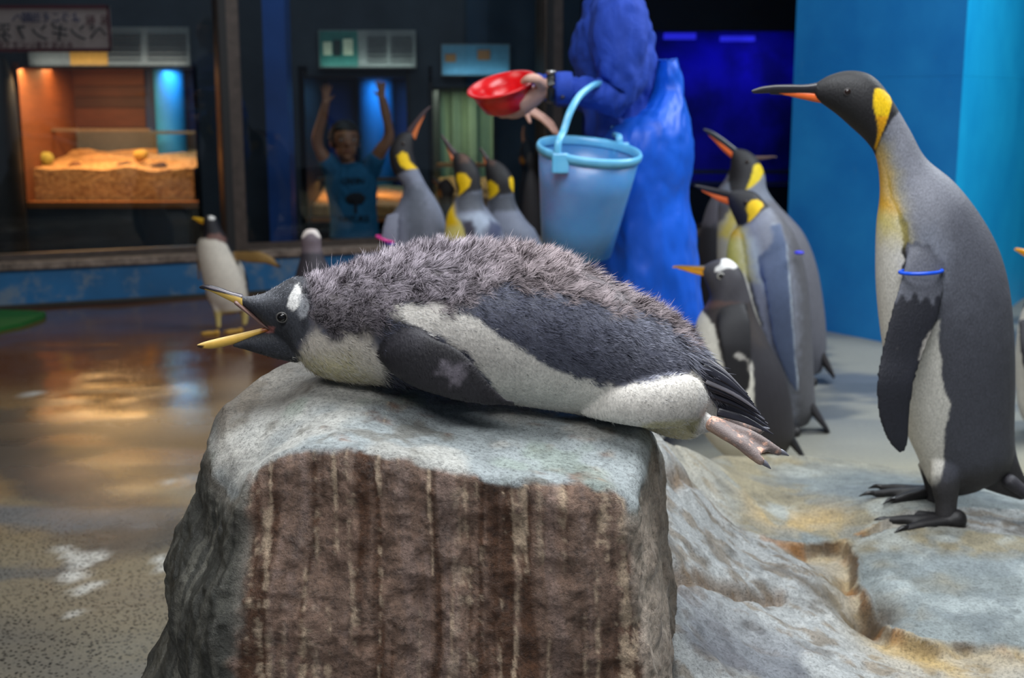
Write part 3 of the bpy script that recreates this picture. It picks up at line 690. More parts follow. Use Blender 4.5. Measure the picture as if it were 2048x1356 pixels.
# ---- information signs (lit from below by their own strip)
def text_mesh(name, body, size, mat, parent, center, mirror=False, ext=0.002, width=None):
    cu = bpy.data.curves.new(name, 'FONT'); cu.body = body; cu.size = size; cu.align_x = 'CENTER'; cu.align_y = 'CENTER'; cu.extrude = ext
    o = bpy.data.objects.new(name, cu); COL.objects.link(o); dg = bpy.context.evaluated_depsgraph_get()
    me = bpy.data.meshes.new_from_object(o.evaluated_get(dg)); bpy.data.objects.remove(o)
    V = np.empty(len(me.vertices)*3); me.vertices.foreach_get('co', V); V = V.reshape(-1, 3)
    if width:
        wd = V[:, 0].max()-V[:, 0].min(); V[:, 0] *= width/wd
    if mirror: V[:, 0] *= -1
    W = np.column_stack([center[0]+V[:, 0], center[1]-V[:, 2], center[2]+V[:, 1]])
    Fc = [tuple(p.vertices) for p in me.polygons]; bpy.data.meshes.remove(me)
    return mesh_obj(name, W, Fc, mat, parent, False)
ink = plain('sign_ink', S(70, 72, 74), 0.7)
def info_sign(px0, py0, px1, py1, Y, label, cell, lamp_col, power):
    c, wd, ht = rect(px0, py0, px1, py1, Y); root = empty('information_sign', (c.x, Y, c.z-ht/2), label, 'sign', None)
    MB().box((c.x, Y+0.025, c.z), (wd, 0.044, ht)).obj('backing', plain('sign_board_grey', S(132, 136, 134), 0.5), root)
    MB().box((c.x, Y-0.02, c.z-ht/2-0.008), (wd, 0.09, 0.012)).obj('light_tray', black_m, root)
    for ci, (nm, p0, q0, p1, q1, colr) in enumerate(cell):
        pbox(p0, q0, p1, q1, Y-0.003-0.003*ci, 0.012, nm, plain('sign_'+nm+'_%d_%d_%d' % colr, S(*colr), 0.5), root)
    for r in range(7):                                               # unreadable small print
        py = py0+14+(py1-py0-26)*r/6.0
        for (a, b) in ([(px0+(px1-px0)*0.50, px0+(px1-px0)*0.70), (px0+(px1-px0)*0.74, px1-8)] if (px1-px0) > 160 else []):
            pbox(a, py, b, py+2.2, Y-0.006, 0.008, 'text_line', ink, root)
    lamp(root, (c.x, Y-0.05, c.z-ht/2+0.002), (wd*0.95, 0.02), power, lamp_col, (PI-0.25, 0, 0))
    return root
Ys = 8.955
info_sign(52, 54, 380, 132, Ys, 'long white information sign with an orange picture above the warm tank', [('picture', 136, 56, 216, 131, (206, 150, 66)), ('picture_bird', 160, 62, 206, 100, (84, 66, 48))], (1, 0.93, 0.82), 0.7)
info_sign(636, 60, 832, 135, Ys, 'information sign with a teal picture panel above the child', [('picture', 638, 62, 716, 134, (44, 112, 104)), ('picture_penguin', 646, 84, 664, 110, (200, 208, 180)), ('picture_penguin', 686, 78, 706, 110, (200, 208, 180)), ('picture_shade', 666, 80, 682, 112, (24, 40, 40))], (0.85, 1.0, 0.92), 0.4)
info_sign(882, 88, 1020, 151, Ys, 'small pale blue sign with two orange pictures above the green tank', [('picture', 884, 90, 1018, 150, (96, 150, 176)), ('picture_fish', 890, 108, 912, 124, (170, 120, 70)), ('picture_fish', 955, 100, 980, 120, (176, 120, 66))], (0.6, 0.9, 1.0), 0.22)
# ---- banner with reversed lettering
c, wd, ht = rect(-40, 10, 224, 104, 8.3)
bn = empty('banner', (c.x, 8.3, c.z-ht/2), 'cream banner with reversed lettering and dark red border at the upper left', 'banner')
MB().box((c.x, 8.305, c.z), (wd, 0.01, ht)).obj('sheet', plain('banner_cream', S(232, 200, 190), 0.8, 0, 0.08, 6), bn)
red_m = plain('banner_red', S(110, 26, 34), 0.7); blue_m = plain('banner_blue', S(34, 40, 104), 0.7); blk_m = plain('banner_black', S(36, 34, 32), 0.7)
for dz in (-1, 1): MB().box((c.x, 8.297, c.z+dz*(ht/2-0.012)), (wd, 0.006, 0.024)).obj('border', red_m, bn)
MB().box((c.x+wd/2-0.008, 8.297, c.z), (0.016, 0.006, ht)).obj('border', red_m, bn)
def line_of(txt, px, py, size, mat, wd):
    q = PY(px, py, 8.29); n_ = len(txt)
    for i, chh in enumerate(txt): text_mesh('letter', chh, size, mat, bn, (q.x-wd*((i+.5)/n_-.5), 8.292, q.z), True)
line_of('ようこそ当館へ', 92, 36, 0.07, blue_m, 0.44); line_of('ペンギン7羽', 100, 67, 0.125, blk_m, 0.74)
line_of('祝祝', 196, 41, 0.065, red_m, 0.19); line_of('みんなで会いにきてね', 70, 90, 0.045, red_m, 0.5)
# ---- deep blue lit recess on the right, behind the keeper
br = empty('blue_tank', (PY(1450, 300, 10.5).x, 10.4, 0.01), 'deep blue lit tank in the dark behind the keeper', 'tank')
g = G('deep_blue_glow_wall'); f = g.noise(2.0, 4, g.coord()); g.set(color=g.ramp(f, [(0.35, S(24, 20, 90)), (0.65, S(60, 50, 190))]), rough=0.7)
pbox(1165, 60, 1760, 720, 11.2, 0.05, 'back_panel', g.m, br)
pbox(1150, -260, 1760, 62, 10.0, 0.1, 'hood', plain('hood_brown', S(44, 34, 30), 0.7), br)
pbox(1165, 340, 1760, 347, 9.6, 0.05, 'rail', plain('tank_rail_grey', S(80, 84, 88)), br); pbox(1165, 364, 1760, 370, 9.6, 0.05, 'rail', plain('tank_rail_grey', S(80, 84, 88)), br)
pbox(1165, 372, 1760, 720, 9.7, 0.08, 'base', plain('tank_base_dark', S(40, 46, 60), 0.7), br)
eg = G('blue_lamp_glow'); eg.set(color=(0.02, 0.02, 0.3), emit=(0.03, 0.03, 1.0), estr=0.8)
for a, b, cc, d_ in ((1330, 66, 1392, 78), (1444, 72, 1510, 82)): pbox(a, b, cc, d_, 10.2, 0.1, 'lamp', eg.m, br)
for pxx, pw in ((1365, 1.6), (1530, 4.2), (1250, 0.4)): lamp(br, (PY(pxx, 80, 10.7).x, 10.75, PY(pxx, 76, 10.7).z), (0.3, 0.3), pw, (0.06, 0.05, 1.0), (0.35, 0, 0))
# ================================================================== PENGUINS
BLK = S(34, 33, 36); GREY = S(122, 126, 138); DGREY = S(66, 67, 76); WHITE = S(226, 222, 212); YEL = S(250, 205, 12); ORG = S(226, 104, 48); CREAM = S(224, 212, 150)
def beak(parent, Y, name, st, base, layers=(), w=0.6, n=20, sub=5, cap=(0.3, 0.8)):
    V, Fc = body2d(st, Y, sub, n, cap, w)
    return mesh_obj(name, V, Fc, M['horn'], parent, True, paint(V, Y, base, list(layers), None, 80, 0.03))
def eye(parent, px, py, Y, dy, r, ring=None, iris=S(40, 26, 18)):
    q = PY(px, py, Y); q.y += dy
    g = plain('eye_gloss_%d_%d_%d' % tuple(int(c*255) for c in iris), iris, 0.08, 0, 0.05, 40)
    V, Fc = ellipsoid(q, (r, r*0.75, r), 20, 12); e = mesh_obj('eye', V, Fc, g, parent)
    if ring is not None:
        P = [(q.x+r*1.12*math.cos(a), q.y-r*0.15, q.z+r*1.0*math.sin(a)) for a in np.linspace(0, 2*PI, 17)]
        V, Fc = tube(P, r*0.22, 8, 2); mesh_obj('eye_ring', V, Fc, plain('eye_ring_%d' % int(ring[0]*255), ring, 0.5), e)
    return e
def foot(parent, heel, ang, L, col, claws=True, clawcol=S(24, 22, 22), name='foot', lift=0.0, pitch=0.0):
    """webbed foot lying on the ground: three toes, web between, claws"""
    heel = np.array(heel, float); parts = []
    def pt(d, a, z):
        return heel+np.array((math.cos(a)*d, math.sin(a)*d, z+d*math.tan(pitch)))
    for k, (da, ln) in enumerate(((-0.42, 0.86), (0.0, 1.0), (0.42, 0.84))):
        a = ang+da; r = L*0.085
        P = [pt(0, a, r*1.3), pt(L*0.35*ln, a, r*1.2), pt(L*0.7*ln, a, r*1.05), pt(L*ln*0.96, a, r*0.8)]
        V, Fc = tube(P, [r*1.35, r*1.15, r, r*0.75], 12, 3, 0.85); parts.append((V, Fc, 'toe'))
    V = []; Fc = []
    for sgn in (-1, 1):
        k = len(V); a0, a1 = ang, ang+0.42*sgn
        for z in (0.2, 1.0):
            r = L*0.085*z
            V += [pt(0, ang, r), pt(L*0.80, a0, r), pt(L*0.60, (a0+a1)/2, r), pt(L*0.66, a1, r)]
        q = [(k, k+1, k+2, k+3), (k+7, k+6, k+5, k+4), (k, k+4, k+5, k+1), (k+1, k+5, k+6, k+2), (k+2, k+6, k+7, k+3), (k+3, k+7, k+4, k)]
        Fc += q if sgn > 0 else [f[::-1] for f in q]
    parts.append((V, Fc, 'web'))
    V, Fc = ellipsoid(heel+np.array((0, 0, L*0.12)), (L*0.17, L*0.17, L*0.16), 14, 10); parts.append((V, Fc, 'heel'))
    V, Fc, _ = fuse(parts, L*0.035, 2)
    V = np.array(V); V[:, 2] = np.maximum(V[:, 2], heel[2]+np.hypot(V[:, 0]-heel[0], V[:, 1]-heel[1])*math.tan(pitch)-0.002)
    nz = fbm(V*200, 2); c = np.array(col)[None]*(1+0.15*nz[:, None])
    o = mesh_obj(name, V, Fc, M['skin'], parent, True, np.clip(c, 0, 1))
    if claws:
        for da, ln in ((-0.42, 0.86), (0.0, 1.0), (0.42, 0.84)):
            a = ang+da; r = L*0.05
            P = [pt(L*ln*0.94, a, r*1.5), pt(L*ln*1.06, a, r*1.6), pt(L*ln*1.2, a, r*0.5)]
            V, Fc = tube(P, [r, r*0.75, r*0.15], 8, 3); mesh_obj('claw', V, Fc, plain('claw_%d' % int(clawcol[0]*255), clawcol, 0.3), o)
    return o
def tail(parent, Y, pts, col, wid, n=5, name='tail'):
    """short stiff tail: a bundle of blades fused"""
    parts = []
    a = np.array(PY(*pts[0], Y)); b = np.array(PY(*pts[1], Y))
    for k in range(n):
        f = (k-(n-1)/2)/max(1, (n-1)/2); d = b-a; e = b+np.array((0, f*wid*0.7, 0))-d*0.10*abs(f)
        parts.append((*tube([a+np.array((0, f*wid*0.35, 0)), (a+e)/2+np.array((0, f*wid*0.1, 0)), e], [wid*0.55, wid*0.38, wid*0.12], 10, 3, 0.6), 't'))
    mb = MB()
    for V, Fc, _ in parts: mb.add(V, Fc)
    V, Fc, _ = fuse(parts, wid*0.14, 1)
    nz = fbm(np.array(V)*150, 2)[:, None]; c = np.array(col)[None]*(1+0.25*nz)
    return mesh_obj(name, V, Fc, M['plumage'], parent, True, np.clip(c, 0.002, 1))
def band(parent, Y, px, py, dy, r, col, tilt=0.0, name='flipper_band'):
    q = PY(px, py, Y); q.y += dy
    P = [(q.x+r[0]*math.cos(a), q.y+r[1]*math.sin(a), q.z+tilt*math.cos(a)*r[0]) for a in np.linspace(0, 2*PI, 25)]
    V, Fc = tube(P, r[2], 8, 1); b = mesh_obj(name, V, Fc, plain('band_%d_%d' % (int(col[0]*255), int(col[2]*255)), col, 0.35), parent)
    return b
def penguin(name, label, group, Y, base_px, parts, base, layers, voxel, far=True, zf=0.0, feetspec=None, it=4, cat='penguin', var=0.06, nscale=60.0):
    bq = PY(*base_px, Y); root = empty(name, (bq.x, Y, zf), label, cat, group)
    sh = [(*body2d(st, Y, 6, 36, cap, w), tg) for st, w, cap, tg in parts]
    V, Fc, tags = fuse(sh, voxel, it)
    if tags is None: tags = np.array(['body']*len(V))
    col = paint(V, Y, base, layers, tags, nscale, var)
    mesh_obj('body', V, Fc, M['plumage_far' if far else 'plumage'], root, True, col)
    for f in (feetspec or []): foot(root, *f[0], **f[1])
    return root
cap_d = (0.4, 0.6)

# ---------------------------------------------------------------- large king penguin on the outcrop
Yk = 2.5
king_body = [(1632, 166, 1632, 199, .62), (1660, 150, 1650, 212, .70), (1698, 141, 1676, 231, .72), (1738, 148, 1704, 256, .72), (1768, 176, 1731, 281, .72), (1797, 222, 1750, 308, .75), (1820, 262, 1759, 345, .8), (1850, 315, 1761, 395, .85),
             (1905, 362, 1755, 450, .85), (1955, 425, 1753, 510, .8), (1993, 495, 1754, 570, .76), (2014, 570, 1760, 640, .74), (2024, 660, 1770, 710, .72), (2027, 750, 1787, 790, .70), (2026, 840, 1812, 862, .68), (2026, 900, 1838, 920, .66), (2012, 945, 1855, 962, .6), (1975, 968, 1868, 982, .55)]
king_flip = [(1830, 460, 1866, 452, .5, -.050), (1814, 505, 1878, 500, .32, -.074), (1804, 552, 1884, 568, .2, -.094), (1782, 624, 1880, 625, .14, -.110), (1762, 706, 1846, 712, .13, -.122), (1753, 764, 1828, 772, .13, -.134), (1757, 830, 1820, 832, .13, -.135), (1775, 880, 1818, 876, .14, -.135), (1797, 905, 1810, 902, .3, -.134)]
king_flip2 = [(s[0]+92, s[1], s[2]+92, s[3], s[4], s[5], 1) for s in king_flip]
king_leg = [(1866, 890, 1925, 885, .5, -.025), (1862, 930, 1924, 925, .6, -.040), (1862, 970, 1920, 965, .7, -.045), (1870, 1005, 1914, 1005, .8, -.045), (1870, 1034, 1912, 1034, .9, -.045)]
king_leg2 = [(1836, 930, 1905, 925, .7, .045), (1846, 960, 1900, 955, .7, .045), (1852, 985, 1892, 985, .8, .045), (1852, 1002, 1892, 1002, .8, .045)]
head_poly = [(1560, 120), (1700, 120), (1760, 150), (1785, 192), (1778, 175), (1760, 176), (1748, 180), (1748, 220), (1757, 255), (1755, 290), (1750, 306), (1740, 330), (1560, 330)]
head_poly = [(1560, 120), (1720, 120), (1790, 190), (1800, 222), (1784, 240), (1768, 268), (1756, 296), (1750, 312), (1700, 330), (1560, 300)]
patch_poly = [(1749, 178), (1757, 176), (1768, 180), (1780, 192), (1784, 204), (1780, 222), (1770, 250), (1762, 270), (1756, 288), (1751, 300), (1749, 296), (1755, 272), (1756, 250), (1752, 232), (1747, 215), (1747, 195)]
front_poly = [(1748, 300), (1755, 296), (1763, 318), (1770, 335), (1774, 355), (1777, 385), (1785, 405), (1795, 430), (1803, 470), (1806, 520), (1806, 600), (1812, 700), (1880, 640), (1876, 680), (1886, 765), (1902, 810), (1893, 851), (1887, 913), (1883, 954), (1862, 990), (1700, 990), (1700, 300)]
edge_poly = [(1772, 340), (1780, 362), (1785, 395), (1800, 420), (1815, 445), (1818, 480), (1812, 540), (1802, 540), (1800, 470), (1790, 425), (1776, 400), (1772, 370)]
def yellow_grad(P, V): return P[:, 1]-430
king = penguin('king_penguin', 'large king penguin with blue flipper band standing on the rock outcrop', 'king penguins', Yk, (1880, 1040),
    [(king_body, .75, cap_d, 'body'), (king_leg, .7, cap_d, 'body'), ([(1905, 880, 2026, 850, .55), (1925, 955, 2032, 905, .5), (1975, 980, 2046, 945, .45), (2040, 1000, 2064, 978, .6)], .6, (.3, .6), 'body'), (king_leg2, .7, cap_d, 'body'), (king_flip, .15, (.2, .6), 'flip'), (king_flip2, .15, (.2, .6), 'flip')],
    S(92, 94, 104),
    [(S(132, 134, 144), [(1740, 180), (1800, 180), (1860, 310), (1930, 380), (1860, 480), (1800, 470), (1740, 330)], 40, 12), (S(74, 75, 84), lambda P, V: 640-P[:, 1], 120, 20),
     (S(126, 130, 142), [(1818, 470), (1870, 450), (1900, 500), (1885, 590), (1815, 560)], 22, 8, 'body'),
     (S(36, 35, 36), edge_poly, 3, 2, 'body'),
     (WHITE, front_poly, 2.5, 4, 'body'), (S(226, 208, 120), lambda P, V: np.maximum(poly_sd(front_poly, P), P[:, 1]-470), 45, 6, 'body'),
     (S(240, 178, 30), lambda P, V: np.maximum(poly_sd([(1740, 296), (1775, 296), (1790, 420), (1740, 420)], P), poly_sd(front_poly, P)+2), 26, 3, 'body'),
     (S(36, 35, 37), head_poly, 2, 1, 'body'), (YEL, patch_poly, 1.5, 0.3, 'body'), (S(240, 170, 10), lambda P, V: np.maximum(poly_sd(patch_poly, P), 232-P[:, 1]), 2.5, 0.3, 'body'),
     (S(96, 98, 108), lambda P, V: P[:, 1]*0-9, 2, 0, 'flip'), (S(34, 35, 44), lambda P, V: 597-P[:, 1]+8*np.sin(P[:, 0]*0.25), 5, 8, 'flip'),
     (S(190, 184, 176), lambda P, V: np.where((P[:, 0] > 1838) & (P[:, 1] > 640), np.abs(P[:, 0]-(1872-(P[:, 1]-640)*0.42))-3, 9), 3, 5, 'flip'),
     (S(56, 54, 56), lambda P, V: 960-P[:, 1]-0.25*(P[:, 0]-1880), 18, 6, 'body')],
    0.0036, False, rock_z(*PY(1880, 1040, Yk)[:2]), it=3)
bk = [(1636, 165, 1636, 188, .62), (1610, 169, 1608, 187, .62), (1580, 169, 1580, 187, .6), (1550, 170, 1551, 186, .55), (1522, 174, 1524, 187, .5), (1503, 181, 1507, 187, .5)]
beak(king, Yk, 'upper_beak', bk, S(40, 38, 42))
bk = [(1657, 188, 1655, 207, .65), (1635, 186, 1634, 205, .6), (1600, 184, 1602, 198, .55), (1570, 184, 1570, 191, .5), (1540, 184, 1541, 189, .5)]
beak(king, Yk, 'lower_beak', bk, S(40, 38, 42), [(ORG, [(1552, 180), (1640, 184), (1657, 192), (1660, 206), (1640, 212), (1590, 204)], 2, 0.5)])
eye(king, 1695, 184, Yk-.0305, 0, 0.0062, S(60, 56, 56), S(36, 24, 20))
rz_k = rock_z(*PY(1900, 1040, Yk)[:2])
q = PY(1893, 1035, Yk); foot(king, (q.x, Yk-.05, rock_z(q.x, Yk-.05)), PI-0.12, 0.142, S(34, 32, 33), True)
q = PY(1886, 985, Yk); foot(king, (q.x, Yk+.06, rock_z(q.x, Yk+.06)), PI-0.02, 0.13, S(34, 32, 33), True)
tail(king, Yk, ((2010, 955), (2090, 1015)), S(58, 56, 62), 0.05)
band(king, Yk-.092, 1842, 543, 0, (0.040, 0.030, 0.0038), S(24, 84, 220), 0.06)

# ---------------------------------------------------------------- kings right of the keeper
Ya = 4.4
a_body = [(1458, 383, 1456, 408, .6), (1480, 379, 1464, 426, .72), (1510, 384, 1474, 448, .75), (1534, 408, 1474, 456, .85), (1560, 430, 1462, 470, .9), (1590, 472, 1454, 505, .88), (1608, 530, 1452, 560, .85), (1618, 600, 1458, 630, .82), (1624, 690, 1475, 710, .8), (1628, 770, 1500, 785, .78), (1630, 815, 1525, 828, .7), (1620, 840, 1550, 850, .6)]
a_flip = [(1525, 455, 1560, 450, .6, -.06), (1518, 500, 1570, 495, .35, -.09), (1524, 545, 1582, 550, .18, -.122), (1534, 610, 1586, 600, .16, -.142), (1547, 690, 1592, 690, .16, -.155), (1566, 740, 1598, 745, .18, -.155), (1590, 785, 1600, 786, .3, -.15)]
a_front = [(1474, 452), (1482, 470), (1487, 500), (1495, 560), (1510, 620), (1530, 680), (1545, 720), (1530, 840), (1440, 840), (1430, 470)]
kA = penguin('king_penguin', 'king penguin with a small blue tag behind the right gentoo', 'king penguins', Ya, (1575, 872),
    [(a_body, .8, cap_d, 'body'), (a_flip, .2, (.2, .5), 'flip')], S(126, 130, 144),
    [(S(92, 92, 98), [(1535, 400), (1575, 420), (1640, 540), (1640, 860), (1590, 860), (1600, 600), (1580, 500)], 12, 4, 'body'), (S(170, 182, 194), [(1492, 470), (1510, 480), (1530, 530), (1560, 590), (1540, 600), (1505, 540)], 14, 4, 'body'),
     (S(176, 186, 196), [(1545, 450), (1552, 450), (1572, 500), (1566, 505)], 8, 2, 'body'), (S(36, 36, 40), [(1478, 455), (1488, 470), (1496, 540), (1512, 600), (1535, 680), (1505, 620), (1485, 540)], 4, 2, 'body'),
     (S(226, 222, 200), a_front, 2.5, 2, 'body'), (S(230, 216, 96), lambda P, V: np.maximum(poly_sd(a_front, P), P[:, 1]-545), 30, 4, 'body'), (S(226, 180, 40), lambda P, V: np.maximum(poly_sd(a_front, P), P[:, 1]-475), 10, 2, 'body'),
     (BLK, [(1440, 360), (1520, 370), (1545, 410), (1530, 418), (1498, 446), (1484, 452), (1466, 446), (1440, 420)], 2, 1, 'body'), (YEL, [(1494, 409), (1502, 401), (1514, 399), (1524, 404), (1527, 411), (1516, 426), (1500, 443), (1495, 445), (1497, 430), (1493, 420)], 1.5, 0.4, 'body'),
     (S(84, 98, 128), lambda P, V: P[:, 1]*0-9, 2, 0, 'flip'), (S(70, 82, 108), lambda P, V: 600-P[:, 1], 60, 0, 'flip'), (S(170, 180, 190), lambda P, V: np.abs(P[:, 0]-1590-(P[:, 1]-690)*.08)-1.5, 2, 1, 'flip')],
    0.0062)
kA.location.z = 0
beak(kA, Ya, 'upper_beak', [(1462, 383, 1460, 398, .6), (1440, 378, 1438, 391, .6), (1415, 373, 1413, 384, .55), (1396, 370, 1396, 377, .5), (1389, 371, 1390, 374, .5)], S(44, 42, 46))
beak(kA, Ya, 'lower_beak', [(1463, 396, 1459, 411, .6), (1440, 391, 1436, 402, .6), (1420, 385, 1418, 391, .5), (1404, 379, 1404, 383, .5)], ORG)
eye(kA, 1486, 402, Ya, -.05, .007, None)
band(kA, Ya, 1583, 497, -.12, (.012, .012, .005), S(60, 60, 220), 0, 'flipper_tag')
tail(kA, Ya, ((1612, 800), (1660, 868)), S(52, 50, 54), 0.06)
for dy, dx in ((-.07, 0), (.07, .02)):
    q = PZ(1590, 872, 0); foot(kA, (q.x+dx, Ya+dy, 0), PI-0.1, 0.13, S(40, 38, 38), False)

Yb_ = 5.2
b_body = [(1468, 298, 1462, 318, .6), (1490, 299, 1460, 340, .72), (1514, 316, 1456, 364, .78), (1529, 348, 1448, 372, .85), (1534, 380, 1438, 392, .9), (1558, 412, 1436, 430, .8), (1604, 462, 1434, 490, .75), (1630, 522, 1436, 545, .7), (1643, 585, 1448, 605, .68), (1651, 650, 1480, 665, .68), (1652, 700, 1510, 712, .65), (1645, 735, 1548, 742, .6)]
kB = penguin('king_penguin', 'king penguin with beak raised right beside the keeper', 'king penguins', Yb_, (1600, 760),
    [(b_body, .8, cap_d, 'body')], S(104, 104, 112),
    [(S(120, 126, 140), [(1430, 330), (1540, 330), (1545, 400), (1430, 410)], 8, 3, 'body'), (S(190, 190, 180), [(1462, 420), (1474, 452), (1462, 560), (1470, 700), (1400, 700), (1425, 460)], 4, 3, 'body'), (S(222, 206, 110), [(1463, 418), (1476, 440), (1458, 480), (1436, 470)], 10, 3, 'body'),
     (BLK, [(1440, 280), (1500, 290), (1535, 330), (1530, 345), (1504, 370), (1488, 384), (1462, 384), (1456, 360), (1452, 330)], 2, 1, 'body'),
     (S(224, 196, 24), [(1508, 330), (1518, 327), (1526, 335), (1527, 345), (1520, 360), (1504, 374), (1492, 380), (1502, 355)], 1.5, .4, 'body'), (S(224, 196, 24), [(1442, 345), (1448, 335), (1454, 337), (1454, 362), (1447, 360)], 1.5, .4, 'body')],
    0.0075)
kB.location.z = 0
beak(kB, Yb_, 'upper_beak', [(1476, 299, 1466, 308, .6), (1452, 280, 1444, 290, .6), (1430, 265, 1424, 275, .55), (1414, 258, 1411, 264, .5), (1407, 258, 1407, 260, .5)], S(52, 56, 62))
beak(kB, Yb_, 'lower_beak', [(1472, 308, 1464, 318, .6), (1450, 290, 1444, 300, .6), (1432, 277, 1429, 283, .5), (1420, 269, 1418, 272, .5)], ORG)
eye(kB, 1490, 322, Yb_, -.05, .007, None)
tail(kB, Yb_, ((1630, 690), (1668, 757)), S(56, 52, 54), 0.07)
for dy in (-.07, .07):
    q = PZ(1612, 758, 0); foot(kB, (q.x, Yb_+dy, 0), PI-0.1, 0.13, S(40, 38, 38), False)

Yc = 5.75
c_body = [(1512, 312, 1512, 330, .6), (1500, 306, 1500, 338, .75), (1480, 308, 1488, 352, .8), (1464, 330, 1486, 368, .85), (1448, 362, 1484, 380, .9), (1425, 392, 1482, 396, .9), (1410, 425, 1490, 425, .85), (1398, 480, 1500, 480, .8), (1396, 560, 1506, 560, .8), (1402, 640, 1500, 640, .75), (1425, 700, 1480, 700, .7), (1440, 718, 1470, 718, .7)]
kC = penguin('king_penguin', 'dim king penguin facing right, mostly hidden behind the raised-beak king', 'king penguins', Yc, (1455, 720), [(c_body, .8, cap_d, 'body')], S(96, 94, 104),
    [(S(44, 44, 50), lambda P, V: 452-P[:, 1], 10, 6, 'body'), (BLK, [(1455, 300), (1520, 295), (1520, 345), (1470, 365), (1455, 345)], 2, 1, 'body'), (S(200, 176, 24), [(1466, 335), (1476, 335), (1474, 356), (1464, 360)], 2, 1, 'body')], 0.0085)
kC.location.z = 0
beak(kC, Yc, 'upper_beak', [(1510, 312, 1511, 322, .6), (1530, 312, 1531, 319, .6), (1548, 312, 1548, 315, .5), (1553, 314, 1553, 316, .5)], S(90, 70, 66))
for dy in (-.07, .07):
    q = PZ(1450, 722, 0); foot(kC, (q.x, Yc+dy, 0), 0.1, 0.13, S(40, 38, 38), False)

# ---------------------------------------------------------------- gentoo right of the chick's feet
Yg = 3.9
g_body = [(1409, 530, 1406, 552, .62), (1428, 521, 1414, 572, .72), (1456, 517, 1420, 594, .72), (1482, 540, 1414, 610, .78), (1496, 580, 1403, 625, .82), (1512, 632, 1392, 648, .85), (1538, 685, 1385, 692, .82), (1564, 737, 1382, 748, .8), (1579, 785, 1386, 800, .78), (1586, 835, 1398, 848, .75), (1588, 870, 1420, 884, .7), (1575, 898, 1445, 908, .6)]
g_flip = [(1440, 615, 1490, 608, .5, -.05), (1434, 650, 1500, 640, .3, -.085), (1440, 690, 1504, 690, .16, -.115), (1447, 730, 1503, 728, .15, -.12), (1456, 765, 1496, 762, .15, -.12), (1474, 790, 1486, 786, .3, -.118)]
gw = [(1400, 616), (1412, 630), (1426, 649), (1438, 690), (1450, 740), (1470, 790), (1480, 800), (1486, 780), (1494, 720), (1504, 724), (1508, 770), (1506, 815), (1500, 850), (1500, 920), (1360, 920), (1360, 630)]
gR = penguin('gentoo_penguin', 'dark gentoo penguin with white head patch standing right of the chick', 'gentoo penguins', Yg, (1500, 925), [(g_body, .8, cap_d, 'body'), (g_flip, .2, (.2, .5), 'flip')], S(46, 44, 50),
    [(S(60, 54, 54), [(1395, 560), (1500, 560), (1530, 690), (1430, 690)], 20, 8, 'body'), (S(222, 218, 206), gw, 2.5, 2.5, 'body'), (S(96, 74, 70), [(1398, 600), (1440, 598), (1480, 590), (1500, 600), (1440, 612), (1405, 620)], 6, 2, 'body'),
     (S(66, 64, 70), [(1380, 500), (1450, 505), (1500, 570), (1500, 605), (1395, 600)], 3, 2, 'body'), (S(240, 238, 234), [(1442, 519), (1456, 514), (1470, 524), (1476, 534), (1470, 537), (1455, 536), (1446, 539), (1430, 545), (1431, 536), (1440, 530)], 1.6, 1.2, 'body'),
     (S(34, 33, 37), lambda P, V: P[:, 1]*0-9, 2, 0, 'flip'), (S(190, 186, 180), [(1470, 705), (1500, 718), (1505, 745), (1498, 740), (1492, 722), (1470, 712)], 2, 4, None)], 0.0055)
gR.location.z = 0
beak(gR, Yg, 'upper_beak', [(1413, 530, 1412, 546, .6), (1390, 531, 1390, 542, .55), (1365, 530, 1366, 538, .5), (1350, 531, 1351, 536, .5), (1345, 534, 1346, 536, .5)], S(214, 150, 30), [(S(44, 40, 40), lambda P, V: P[:, 1]-(532.5+(P[:, 0]-1350)*0.035), 1, 0.2)])
beak(gR, Yg, 'lower_beak', [(1416, 542, 1412, 554, .6), (1390, 539, 1388, 548, .55), (1368, 535, 1367, 541, .5), (1356, 534, 1356, 538, .5)], S(220, 150, 28))
eye(gR, 1437, 548, Yg, -.043, .009, S(190, 188, 180), S(30, 26, 26))
tail(gR, Yg, ((1575, 870), (1612, 922)), S(30, 30, 34), .05)
q = PZ(1535, 935, 0); foot(gR, (q.x+.02, Yg-.06, 0), PI+0.4, 0.10, S(214, 140, 40), False)
q = PZ(1500, 935, 0); foot(gR, (q.x, Yg+.06, 0), PI-0.3, 0.10, S(214, 140, 40), False)

